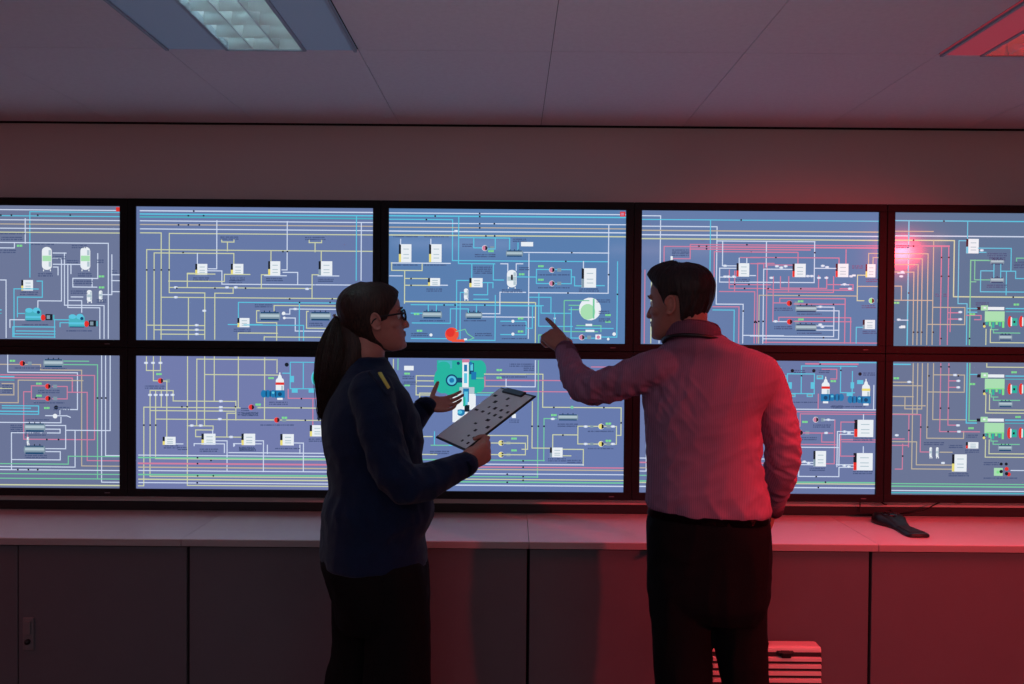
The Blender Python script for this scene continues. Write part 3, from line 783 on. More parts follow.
# ---------------------------------------------------------------- worktop and cabinets
WF = 3.0                                   # front edge of the worktop
WZ = U(512, 541.8, WF).z
sx = [U(x, 542, WF).x for x in (181, 529, 879)]
sx = [sx[0] - (sx[1] - sx[0])] + sx + [sx[2] + (sx[2] - sx[1])]
WL = ['laminate worktop section at far left above the cabinet with the latch plate',
      'laminate worktop section the woman stands in front of',
      'laminate worktop section the pointing man stands in front of',
      'red-lit laminate worktop section with the black desk phone on it']
for i, (a, b_) in enumerate(zip(sx, sx[1:])):
    b = B()
    box(b, (a + .0008, WF + .0015, WZ - .003), (b_ - .0008, YW - .018, WZ), .001, 0)
    box(b, (a + .0008, WF, WZ - .027), (b_ - .0008, YW - .018, WZ - .0031), .0015, 1)
    tag(obj('worktop', b, [M['work'], M['workedge']]), WL[i], 'worktop', 'worktop sections under the screens')

CF = 3.022
cxs = [U(x, 600, CF).x for x in (188, 528, 870)]
cxs = [cxs[0] - (cxs[1] - cxs[0])] + cxs + [cxs[2] + (cxs[2] - cxs[1])]
CL = ['grey two-door cabinet at far left with a metal latch plate on one door',
      'grey two-door cabinet behind the woman\'s legs',
      'grey two-door cabinet behind the man\'s legs and the slatted heater',
      'grey cabinet lit red at far right, below the black desk phone']
CZ = WZ - .0275
for i, (a, b_) in enumerate(zip(cxs, cxs[1:])):
    t = thing('base_cabinet', CL[i], 'cabinet', ((a + b_) / 2, 3.24, 0), 'cabinets under the worktop')
    b = B(); box(b, (a + .003, CF + .022, .08), (b_ - .003, YW - .03, CZ), .002); obj('body', b, M['gap'], t)
    b = B(); box(b, (a + .02, CF + .06, 0), (b_ - .02, YW - .05, .081)); obj('plinth', b, M['trim'], t)
    m = (a + b_) / 2
    for k, (p, q) in enumerate(((a + .0055, m - .0022), (m + .0022, b_ - .0055))):
        b = B(); box(b, (p, CF, .085), (q, CF + .02, CZ - .007), .0025)
        d = obj('door', b, M['door'], t)
        if k == 1:
            hx = U(29, 633, CF).x if i == 0 else p + .03
            zt, zb = U(29, 617, CF).z, U(29, 650, CF).z
            b = B()
            box(b, (hx - .021, CF - .007, zb), (hx + .021, CF + .001, zt), .004)
            box(b, (hx - .012, CF - .014, zb + .062), (hx + .012, CF - .004, zt - .012), .003)
            h = obj('latch_plate', b, M['handle'], t)
            h.parent = d
            h.matrix_parent_inverse = Matrix.Translation(-Vector(t.location))
            h.matrix_parent_inverse = d.matrix_parent_inverse.inverted() @ Matrix.Translation(-Vector(t.location))
            b = B(); tube(b, [(hx, CF - .0062, zb + .035, .011), (hx, CF - .011, zb + .035, .011)], k=1); box(b, (hx - .002, CF - .024, zb + .03), (hx + .002, CF - .02, zb + .04))
            l = obj('lock', b, M['black'], t)
            l.parent = h
            l.matrix_parent_inverse = h.matrix_parent_inverse.inverted() @ d.matrix_parent_inverse.inverted() @ Matrix.Translation(-Vector(t.location))

# ---------------------------------------------------------------- desk phone on the worktop
def W3(px, py, h=0.0):
    """point on the worktop surface (raised by h) under a photograph position"""
    d = RM @ Vector(((px - 512) / F, -(py - 342) / F, -1))
    p = CAM + d * ((WZ - CAM.z) / d.z)
    return Vector((p.x, p.y, WZ + h))


ph = W3(899, 527)
t = thing('conference_phone', 'black waisted conference phone lying on the red-lit worktop', 'phone', ph)
# rounded hub at the back, waist, then a flared tongue towards the front right
ax = (W3(927, 541) - W3(880, 519.5)).normalized()
ay = Vector((-ax.y, ax.x, 0))
p0, p1 = W3(880, 519.5), W3(923, 538)
LEN = (p1 - p0).length
prof = [(0, .030), (.03, .066), (.10, .104), (.2, .124), (.32, .116), (.44, .086), (.54, .07), (.66, .072), (.8, .084), (.92, .09), (.98, .076), (1, .05)]
def outline(k, z, sh=0.0):
    L = dense([(q * LEN, w * .52) for q, w in prof], 4)
    up = [p0 + ax * (q if 0 < i < len(L) - 1 else q) + ay * max(w * k - sh, .004) for i, (q, w) in enumerate(L)]
    dn = [p0 + ax * q - ay * max(w * k - sh, .004) for q, w in L]
    return [Vector((v.x, v.y, WZ + z(((v - p0).dot(ax)) / LEN))) for v in up + dn[::-1]]
hub = lambda q: .016 + .026 * max(0, 1 - ((q - .22) / .36) ** 2)
b = B()
loft(b, [outline(.94, lambda q: .0006), outline(1.0, lambda q: .004), outline(1.0, lambda q: .45 * hub(q)), outline(.9, lambda q: .8 * hub(q)), outline(.72, lambda q: .97 * hub(q)), outline(.4, lambda q: hub(q)), outline(.06, lambda q: hub(q))])
obj('body', b, M['black'], t, smooth=True)
b = B()
g0 = p0 + ax * LEN * .62
zz = lambda q: UP0 * (hub(q) + .0015)
UP0 = Vector((0, 0, 1))
P4 = [p0 + ax * LEN * q + ay * w + UP0 * (hub(q) - .003) for q, w in ((.58, -.022), (.92, -.032), (.92, .032), (.58, .022))]
prism(b, P4, (0, 0, .005))
obj('speaker_grille', b, M['trim'], t)
b = B()
c = p0 + ax * LEN * .24
ell(b, c + UP0 * .039, ax * .036, ay * .032, UP0 * .009)
obj('keypad_dome', b, M['blackgloss'], t, smooth=True)


def cable(name, pts, label, r=.0028):
    b = B()
    tube(b, [(*p, r) for p in pts], n=8, k=6)
    tag(obj(name, b, M['cable'], smooth=True), label, 'cable')


cable('cable', [W3(891, 517.5, .025), W3(889, 513, .035), U(884, 504, 3.43), U(878, 499, 3.45), U(872, 492, 3.455)], 'thin black cable rising from the back of the desk phone')
cable('cable', [W3(898, 517, .012), U(915, 512.5, 3.38), U(926, 509.5, 3.41), U(936, 504, 3.44), U(946, 501, 3.455), U(958, 503, 3.455), U(970, 500, 3.455), U(976, 494, 3.458)], 'black cable looping away from the desk phone behind the monitors')
cable('cable', [U(860, 496, 3.463), U(860, 504, 3.46), U(860, 512, 3.45)], 'short black cable hanging straight below the monitors, left of the desk phone')

# ---------------------------------------------------------------- slatted heater on the floor
HY = 2.90
a, c = U(711, 650, HY).x, U(823.5, 650, HY).x
ht = U(767, 646.5, HY + .012).z
t = thing('slatted_heater', 'pale upright heater with horizontal slats on the floor behind the man\'s legs', 'heater', ((a + c) / 2, HY + .04, 0))
b = B()
box(b, (a, HY + .012, .03), (c, HY + .075, ht), .012, seg=3)
obj('housing', b, M['heater'], t, smooth=False)
b = B()
pitch = 7.1 / 273
z = ht - .016 - pitch
n = 0
while z > .09:
    prism(b, [(a + .008, HY + .013, z + pitch * .36), (a + .008, HY - .004, z + pitch * .20), (a + .008, HY - .004, z - pitch * .22), (a + .008, HY + .013, z - pitch * .36)], (c - a - .016, 0, 0))
    z -= pitch
    n += 1
obj('slat_grille', b, M['heater'], t)
b = B(); box(b, (a + .006, HY + .006, .05), (c - .006, HY + .0125, ht - .02)); obj('backing', b, M['trim'], t)
lx = U(786, 650, HY).x
b = B(); box(b, (lx - .017, HY - .010, ht - .035), (lx + .017, HY + .013, ht - .013), .003); box(b, (lx - .03, HY - .006, ht - .022), (lx + .03, HY + .0125, ht - .014), .002)
obj('latch', b, M['black'], t)
for k in (a + .05, c - .05):
    b = B(); box(b, (k - .025, HY + .012, 0), (k + .025, HY + .07, .031), .006); obj('foot', b, M['black'], t)

# ---------------------------------------------------------------- ceiling fittings
M['tube_c'] = emit('tube_cool', (190, 232, 238), 17.0, base=(200, 200, 200), rough=.5)
M['tube_r'] = emit('tube_red', (255, 30, 22), 30.0, base=(200, 200, 200), rough=.5)
M['pan_c'] = emit('translucent_panel_cool', (120, 150, 190), .12, base=(150, 158, 170), rough=.5)
M['pan_r'] = emit('translucent_panel_red', (170, 24, 36), .55, base=(150, 150, 160), rough=.5)
M['tray'] = mat('white_tray', (225, 225, 225), .5)


def fitting(x0, x1, la, lb, tube_m, pan_m, label, y0=ROW - 1.2, y1=ROW):
    t = thing('ceiling_light', label, 'ceiling light', ((x0 + x1) / 2, (y0 + y1) / 2, ZC), 'recessed ceiling lights')
    z = ZC - .004
    e = .004
    b = B()                                                     # flanks on both sides of the louvre
    for p, q in ((x0 + e, la), (lb, x1 - e)):
        box(b, (p, y0 + e, z), (q, y1 - e, z + .012), .002)
    box(b, (la - .001, y0 + e, z), (lb + .001, y0 + .03, z + .012), .002)
    obj('panel', b, pan_m, t)
    b = B()
    for p in (la, lb):
        box(b, (p - .006, y0 + .02, z - .004), (p + .006, y1 - e, z + .02), .0015)
    box(b, (la - .006, y1 - .012, z - .004), (lb + .006, y1 - e + .001, z + .02), .0015)
    for p in (x0 + e, x1 - e - .01):
        box(b, (p, y0 + e, z - .006), (p + .01, y1 - e, z + .002), .001)
    obj('frame', b, M['fixture'], t)
    b = B()                                                     # tray above
    box(b, (la - .03, y0 + .02, ZC + .105), (lb + .03, y1 - .005, ZC + .11))
    box(b, (la - .035, y0 + .02, z + .012), (la - .03, y1 - .005, ZC + .11)); box(b, (lb + .03, y0 + .02, z + .012), (lb + .035, y1 - .005, ZC + .11))
    box(b, (la - .03, y1 - .006, z + .012), (lb + .03, y1 - .005, ZC + .11)); box(b, (la - .03, y0 + .02, z + .012), (lb + .03, y0 + .025, ZC + .11))
    obj('tray', b, M['tray'], t)
    b = B()                                                     # louvre: curved cross blades and long V blades
    n = 3
    w = (lb - la) / n
    for i in range(n + 1):
        x = la + i * w
        prism(b, [(x - .002, y0 + .03, z), (x + .002, y0 + .03, z), (x + .012, y0 + .03, z + .05), (x - .012, y0 + .03, z + .05)], (0, y1 - y0 - .045, 0))
    k = 0
    y = y1 - .012
    while y > y0 + .03:
        prof = [(0.0, 0.0), (.003, .01), (.009, .028), (.02, .048), (-.02, .048), (-.009, .028), (-.003, .01)]
        prism(b, [(la, y + p, z + q) for p, q in prof], (lb - la, 0, 0))
        y -= .1
    obj('louvre', b, M['louvre'], t)
    for i in range(2):
        x = la + (lb - la) * (.27 + .46 * i)
        b = B(); tube(b, [(x, y0 + .05, ZC + .08, .008), (x, y1 - .04, ZC + .08, .008)], n=10, k=1)
        obj('lamp_tube', b, tube_m, t, smooth=True)


fitting(X0 - 2 * TP, X0 - TP, U(228, 53, ROW).x, U(305, 53, ROW).x, M['tube_c'], M['pan_c'], 'ceiling light with a cool white louvre between two grey panels')
fitting(X0 + 2 * TP, X0 + 3 * TP, U(981, 57, ROW).x, U(981, 57, ROW).x + .24, M['tube_r'], M['pan_r'], 'ceiling light glowing red, at the edge above the man\'s side of the room')


def spot(name, loc, aim, rgb, energy, size, blend=.6, radius=.06):
    l = bpy.data.lights.new(name, 'SPOT')
    l.energy = energy; l.color = rgb; l.spot_size = math.radians(size); l.spot_blend = blend; l.shadow_soft_size = radius
    o = bpy.data.objects.new(name, l); C.objects.link(o)
    o.location = loc
    o.rotation_euler = (Vector(aim) - Vector(loc)).to_track_quat('-Z', 'Y').to_euler()
    return o


def area(name, loc, aim, rgb, energy, sx_, sy_):
    l = bpy.data.lights.new(name, 'AREA')
    l.energy = energy; l.color = rgb; l.shape = 'RECTANGLE'; l.size = sx_; l.size_y = sy_
    o = bpy.data.objects.new(name, l); C.objects.link(o)
    o.location = loc
    o.rotation_euler = (Vector(aim) - Vector(loc)).to_track_quat('-Z', 'Y').to_euler()
    return o


RED = (1.0, .035, .05)
la_ = U(981, 57, ROW).x
o = area('red_louvre_light', (la_ + .12, ROW - .6, ZC - .012), (la_ + .12, ROW - .6, 0), RED, 27, .22, 1.1)
o.data.spread = math.radians(112)
o = area('red_louvre_light_left', (-3.0, 1.9, ZC - .012), (-3.0, 1.9, 0), RED, 7, .22, 1.1)
o.data.spread = math.radians(140)
spot('red_lamp', (3.86, -1.15, 2.35), (1.78, 2.56, .90), RED, 520, 37, .6, .08)
area('ambient_fill_rear', (-.6, -1.2, ZC - .03), (-.6, -1.2, 0), (.84, .78, 1.0), 19, 1.2, .6)  # this and the next: unseen fills added behind the camera for ambient light
area('ambient_fill_rear', (1.6, -1.6, ZC - .03), (1.6, -1.6, 0), (1.0, .66, .66), 17, 1.2, .6)
spot('ceiling_fill', (.1, .55, .7), (.1, .75, 2.4), (.96, .87, 1.0), 25, 124, 1.0, .15)  # unseen fill below the camera, added to brighten the ceiling; no fitting modelled
l = bpy.data.lights.new('amber_lamp', 'POINT'); l.energy = 1.7; l.color = (1.0, .45, .18); l.shadow_soft_size = .05
o = bpy.data.objects.new('amber_lamp', l); C.objects.link(o); o.location = (3.9, -.55, ZC - .055)
w = bpy.data.worlds.new('world'); SC.world = w; w.use_nodes = True
w.node_tree.nodes['Background'].inputs[0].default_value = (.01, .01, .012, 1)
# ---------------------------------------------------------------- people
def px_ring(py, xl, xr, Y, f, r, a=None, b=None, n=40, p=2.3, dz=0.0):
    """a body cross-section whose outline spans xl..xr at row py; f, r = facing and right vectors; one of a (half width) / b (half depth) given"""
    L, R_ = U(xl, py, Y), U(xr, py, Y)
    c = (L + R_) / 2
    h = (R_ - L).length / 2
    Q = p / (p - 1)
    if b is None:
        b = max(h ** Q - (a * abs(r.x)) ** Q, 1e-5) ** (1 / Q) / abs(f.x)
    if a is None:
        a = max(h ** Q - (b * abs(f.x)) ** Q, 1e-5) ** (1 / Q) / abs(r.x)
    out = []
    for j in range(n):
        t = 2 * PI * j / n
        ct, st = math.cos(t), math.sin(t)
        x = a * math.copysign(abs(ct) ** (2 / p), ct)
        y = b * math.copysign(abs(st) ** (2 / p), st)
        out.append(c + r * x + f * y + Vector((0, 0, dz)))
    return out


def px_loft(bm, rows, f, r, k=4, p=2.3):
    """rows: (py, xl, xr, Y, a or None, b or None)"""
    key = [(row[0], row[1], row[2], row[3], row[4] or 0, row[5] or 0) for row in rows]
    rings = [px_ring(q[0], q[1], q[2], q[3], f, r, q[4] if rows[0][4] else None, q[5] if rows[0][5] else None, p=p) for q in dense(key, k)]
    loft(bm, rings)


def P(px, py, Y, r):
    return (*U(px, py, Y), r)


HEAD = [  # z, front, back, half width  (chin at z=0, ear canal at y=0)
    (-.002, .074, .040, .016), (.004, .084, .022, .028), (.014, .090, .000, .039), (.03, .092, -.022, .048), (.05, .091, -.050, .056),
    (.075, .090, -.070, .063), (.10, .088, -.083, .068), (.125, .090, -.092, .0715), (.15, .094, -.097, .0745), (.172, .090, -.096, .0735),
    (.19, .080, -.088, .068), (.205, .062, -.073, .057), (.216, .040, -.052, .041), (.222, .012, -.024, .02)]


def head_point(z, phi, sc=1.0, off=0.0):
    """surface of the skull in local coordinates; phi=0 is the face, +-180 the nape"""
    i = 0
    while i < len(HEAD) - 2 and HEAD[i + 1][0] < z:
        i += 1
    t = (z - HEAD[i][0]) / (HEAD[i + 1][0] - HEAD[i][0])
    t = min(max(t, 0), 1)
    _, fr, bk, hw = cr(HEAD, i, t)
    yc = (fr + bk) / 2
    hy = (fr - bk) / 2
    s, c = math.sin(phi), math.cos(phi)
    x = hw * math.copysign(abs(s) ** .95, s)
    y = yc + hy * math.copysign(abs(c) ** .95, c)
    v = Vector((x, y, z))
    if off:
        nrm = Vector((s / max(hw, .01), c / max(hy, .01), 0)).normalized()
        k = min(max((z - .15) / .072, 0), 1)
        nrm = (nrm * math.cos(k * PI / 2) + Vector((0, 0, 1)) * math.sin(k * PI / 2)).normalized()
        v += nrm * off
    return v * sc


class Head:
    def __init__(s, chin_px, Y, yaw, sc=1.0, pitch=0.0, roll=0.0):
        """yaw: degrees from +Y (away from the camera) towards -X"""
        s.sc = sc
        s.m = Matrix.Rotation(math.radians(yaw), 3, 'Z') @ Matrix.Rotation(math.radians(pitch), 3, 'X') @ Matrix.Rotation(math.radians(roll), 3, 'Y')
        s.o = U(chin_px[0], chin_px[1], Y)

    def w(s, p):
        return s.o + s.m @ (Vector(p) * s.sc)

    def d(s, v):
        return s.m @ Vector(v) * s.sc

    def build(s, bm, fem=False):
        zs = [q[0] for q in HEAD]
        rings = []
        for i in range(len(zs) - 1):
            for j in range(3):
                z = zs[i] + (zs[i + 1] - zs[i]) * j / 3
                rings.append([s.w(head_point(z, 2 * PI * k / 56)) for k in range(56)])
        rings.append([s.w(head_point(zs[-1], 2 * PI * k / 56)) for k in range(56)])
        loft(bm, rings)
        # nose: bridge, tip, wings
        tube(bm, [(*s.w((0, .083, .118)), .009 * s.sc), (*s.w((0, .094, .10)), .010 * s.sc), (*s.w((0, .102, .083)), .0108 * s.sc), (*s.w((0, .1045, .076)), .0112 * s.sc)], n=14)
        for q in (-1, 1):
            ell(bm, s.w((q * .012, .095, .075)), s.d((.0085, 0, 0)), s.d((0, .013, 0)), s.d((0, 0, .009)), u=12, v=8)
        # brow ridge, cheekbones, lips, chin
        for q in (-1, 1):
            ell(bm, s.w((q * .028, .082, .133)), s.d((.026, -q * .006, 0)), s.d((0, .012, 0)), s.d((0, 0, .009)), u=14, v=8)
            ell(bm, s.w((q * .045, .062, .088)), s.d((.019, -q * .012, 0)), s.d((0, .018, 0)), s.d((0, 0, .016)), u=14, v=8)
        ell(bm, s.w((0, .089, .054)), s.d((.021, 0, 0)), s.d((0, .0105, 0)), s.d((0, 0, .0058)), u=16, v=8)
        ell(bm, s.w((0, .0885, .0445)), s.d((.018, 0, 0)), s.d((0, .010, 0)), s.d((0, 0, .0062)), u=16, v=8)
        ell(bm, s.w((0, .080, .014)), s.d((.02, 0, 0)), s.d((0, .0155, 0)), s.d((0, 0, .015)), u=16, v=8)
        # ears
        for q in (-1, 1):
            pts = []
            for k in range(13):
                a = math.radians(-118 + k * 24)
                r_ = 1.0 if k < 8 else 1.0 - (k - 7) * .06
                pts.append((*s.w((q * (.079 + .010 * (math.cos(a + PI) * .5 + .5)), -.006 - .016 * math.cos(a) * r_, .108 + .0285 * math.sin(a) * r_ + (0 if k < 9 else -.002))), .0042 * s.sc))
            tube(bm, pts, n=10, k=2)
            ell(bm, s.w((q * .077, -.004, .108)), s.d((.0075, -q * -.003, 0)), s.d((0, .015, 0)), s.d((0, 0, .024)), u=14, v=10)
            ell(bm, s.w((q * .078, .000, .083)), s.d((.005, 0, 0)), s.d((0, .008, 0)), s.d((0, 0, .0095)), u=10, v=8)

    def sculpt(s, bm):
        k = s.sc
        sp = []
        for q in (-1, 1):
            sp.append((s.w((q * .032, .088, .113)), .021 * k, s.d((0, -.013, 0))))
            sp.append((s.w((q * .009, .088, .050)), .012 * k, s.d((0, -.0015, 0))))
            sp.append((s.w((q * .004, .105, .067)), .006 * k, s.d((0, 0, .002))))
        sp.append((s.w((0, .10, .0495)), .006 * k, s.d((0, -.004, 0))))
        sp.append((s.w((0, .092, .032)), .014 * k, s.d((0, -.004, 0))))
        push(bm, sp)

    def eyes(s, parent):
        for q in (-1, 1):
            c = s.w((q * .032, .0725, .113))
            b = B()
            ell(b, c, s.d((.0118, 0, 0)), s.d((0, .0118, 0)), s.d((0, 0, .0118)), 0)
            ell(b, s.w((q * .032, .0815, .113)), s.d((.0055, 0, 0)), s.d((0, .0033, 0)), s.d((0, 0, .0055)), 1, 14, 8)
            obj('eye', b, [M['eyew'], M['iris']], parent, smooth=True)
            b = B()
            pts = [(*s.w((q * x, y, z)), r * s.sc) for x, y, z, r in ((.014, .0945, .1325, .003), (.028, .0955, .137, .0034), (.043, .086, .1355, .0028), (.052, .077, .131, .0014))]
            tube(b, pts, n=8, k=3, flat=(s.d((0, 1, 0)), .6))
            obj('eyebrow', b, s.hair, parent, smooth=True)


def hair_shell(h, line, off, name, m, parent, extra=None, noise_amp=.004, n=120, nz=90):
    """a cap of hair over the skull: line(phi)->hairline height, off(phi,z)->thickness"""
    b = B()
    outer, inner = [], []
    for i in range(nz + 1):
        ro, ri = [], []
        for j in range(n):
            phi = 2 * PI * j / n
            if phi > PI: phi -= 2 * PI
            z0 = line(abs(phi), phi)
            z = z0 + (.2225 - z0) * i / nz
            e = min(1, (i / nz) / .10)
            t = off(abs(phi), z, phi) * (e ** .6) * (1 if i else 0) + .0015
            pin = head_point(z, phi, 1, -.006)
            p = head_point(z, phi, 1, t)
            if extra: p = extra(p, phi, z, e)
            d = noise.noise(Vector((phi * 14, z * 22, 1.7))) * .6 + noise.noise(Vector((phi * 34, z * 30, 5.1))) * .4
            p = p + (p - Vector((0, 0, .12))).normalized() * d * noise_amp * e
            ro.append(h.w(p)); ri.append(h.w(pin))
        outer.append(ro); inner.append(ri)
    vo = [[b.verts.new(p) for p in r] for r in outer]
    vi = [[b.verts.new(p) for p in r] for r in inner]
    for V in (vo, vi):
        for a, c in zip(V, V[1:]):
            for j in range(n):
                b.faces.new((a[j], a[(j + 1) % n], c[(j + 1) % n], c[j]))
        b.faces.new(V[-1])
    for j in range(n):
        b.faces.new((vo[0][j], vo[0][(j + 1) % n], vi[0][(j + 1) % n], vi[0][j]))
    return obj(name, b, m, parent, smooth=True)


def hand(bm, wrist, d, nrm, side_t, size=1.0, curls=((20, 25, 20),) * 4, thumb=((.75, .55, .25), 20, 15), spread=.14, wr=.027, splay=0.0):
    """wrist: Vector; d: towards the knuckles; nrm: out of the palm; side_t: towards the thumb. curls: per finger (index first) three joint bends in degrees"""
    d = d.normalized(); nrm = (nrm - d * nrm.dot(d)).normalized()
    t = (side_t - d * side_t.dot(d) - nrm * side_t.dot(nrm)).normalized()
    S = size
    rings = []
    for q, w, th in ((-.012, .026, .0215), (.0, .0265, .0205), (.02, .033, .0195), (.045, .0405, .0175), (.07, .0425, .0155), (.088, .041, .0125), (.097, .036, .008)):
        c = wrist + d * q * S
        rings.append([c + t * (w * S * math.copysign(abs(math.cos(a)) ** .8, math.cos(a))) + nrm * (th * S * math.copysign(abs(math.sin(a)) ** .8, math.sin(a))) for a in [2 * PI * j / 24 for j in range(24)]])
    loft(bm, rings)
    ell(bm, wrist + d * .035 * S + t * .024 * S + nrm * .010 * S, d * .034 * S, t * .017 * S, nrm * .016 * S)       # thumb mound
    tips = []
    for i, (x, L, base) in enumerate(((.0315, .076, .091), (.0105, .084, .095), (-.0105, .078, .092), (-.031, .062, .083))):
        p = wrist + d * (base - .012) * S + t * x * S
        dirn = (d + t * (1.5 - i) * spread).normalized()
        seg = (L * .45, L * .30, L * .25)
        r = (.0094, .0088, .0080, .0068) if i < 3 else (.0084, .0078, .0071, .006)
        pts = [(*p, r[0] * S)]
        ang = 0
        p = p + dirn * .012 * S
        pts.append((*p, r[0] * S))
        for k in range(3):
            ang += math.radians(curls[i][k])
            v = dirn * math.cos(ang) + nrm * math.sin(ang)
            p = p + v * seg[k] * S
            pts.append((*p, r[k + 1] * S))
        tube(bm, pts, n=12, k=3)
        tips.append((p, v, r[3] * S, dirn, ang))
    tv, b1, b2 = thumb
    v = (t * tv[0] + d * tv[1] + nrm * tv[2]).normalized()
    p = wrist + d * .022 * S + t * .022 * S
    pts = [(*p, .0125 * S)]
    ax = v.cross(d).normalized() if v.cross(d).length > .1 else nrm
    for k, (L, r) in enumerate(((.040, .0115), (.030, .0105), (.026, .0082))):
        if k == 1: v = Matrix.Rotation(math.radians(b1), 3, ax) @ v
        if k == 2: v = Matrix.Rotation(math.radians(b2), 3, ax) @ v
        p = p + v * L * S
        pts.append((*p, r * S))
    tube(bm, pts, n=12, k=3)
    return tips


def folds(seed, amp, dirs):
    """fabric creases: sharp ridged noise stretched along a direction"""
    def fn(co):
        t = 0
        for v, fr, a in dirs:
            v = Vector(v)
            q = co + Vector((seed, seed * 2, 0))
            along = q.dot(v.normalized())
            w = (q - v.normalized() * along * .72)
            x = noise.noise(w * fr)
            t += (1 - abs(x) * 2.2) * a
        return (t - .35) * amp
    return fn


def assign(me_obj, fn):
    for p in me_obj.data.polygons:
        p.material_index = fn(p.center)


def leg(bm, pts, n=22):
    tube(bm, pts, n=n, k=4)


def shoe(parent, x, y, f, r, L=.28):
    b = B()
    rings = []
    for q, w, h in ((-.105, .018, .05), (-.10, .036, .09), (-.06, .043, .10), (-.01, .044, .096), (.05, .048, .084), (.10, .05, .068), (.14, .044, .05), (.165, .025, .026), (.172, .01, .016)):
        q *= L / .28
        c = Vector((x, y, .004)) + f * q
        rings.append([c + r * (w * math.cos(a)) + Vector((0, 0, 1)) * ((h * max(math.sin(a), 0) ** .8) + .004 * min(math.sin(a), 0)) for a in [2 * PI * j / 24 for j in range(24)]])
    loft(b, rings)
    o = obj('shoe', b, M['shoe'], parent, smooth=True)
    return o


UP = Vector((0, 0, 1))

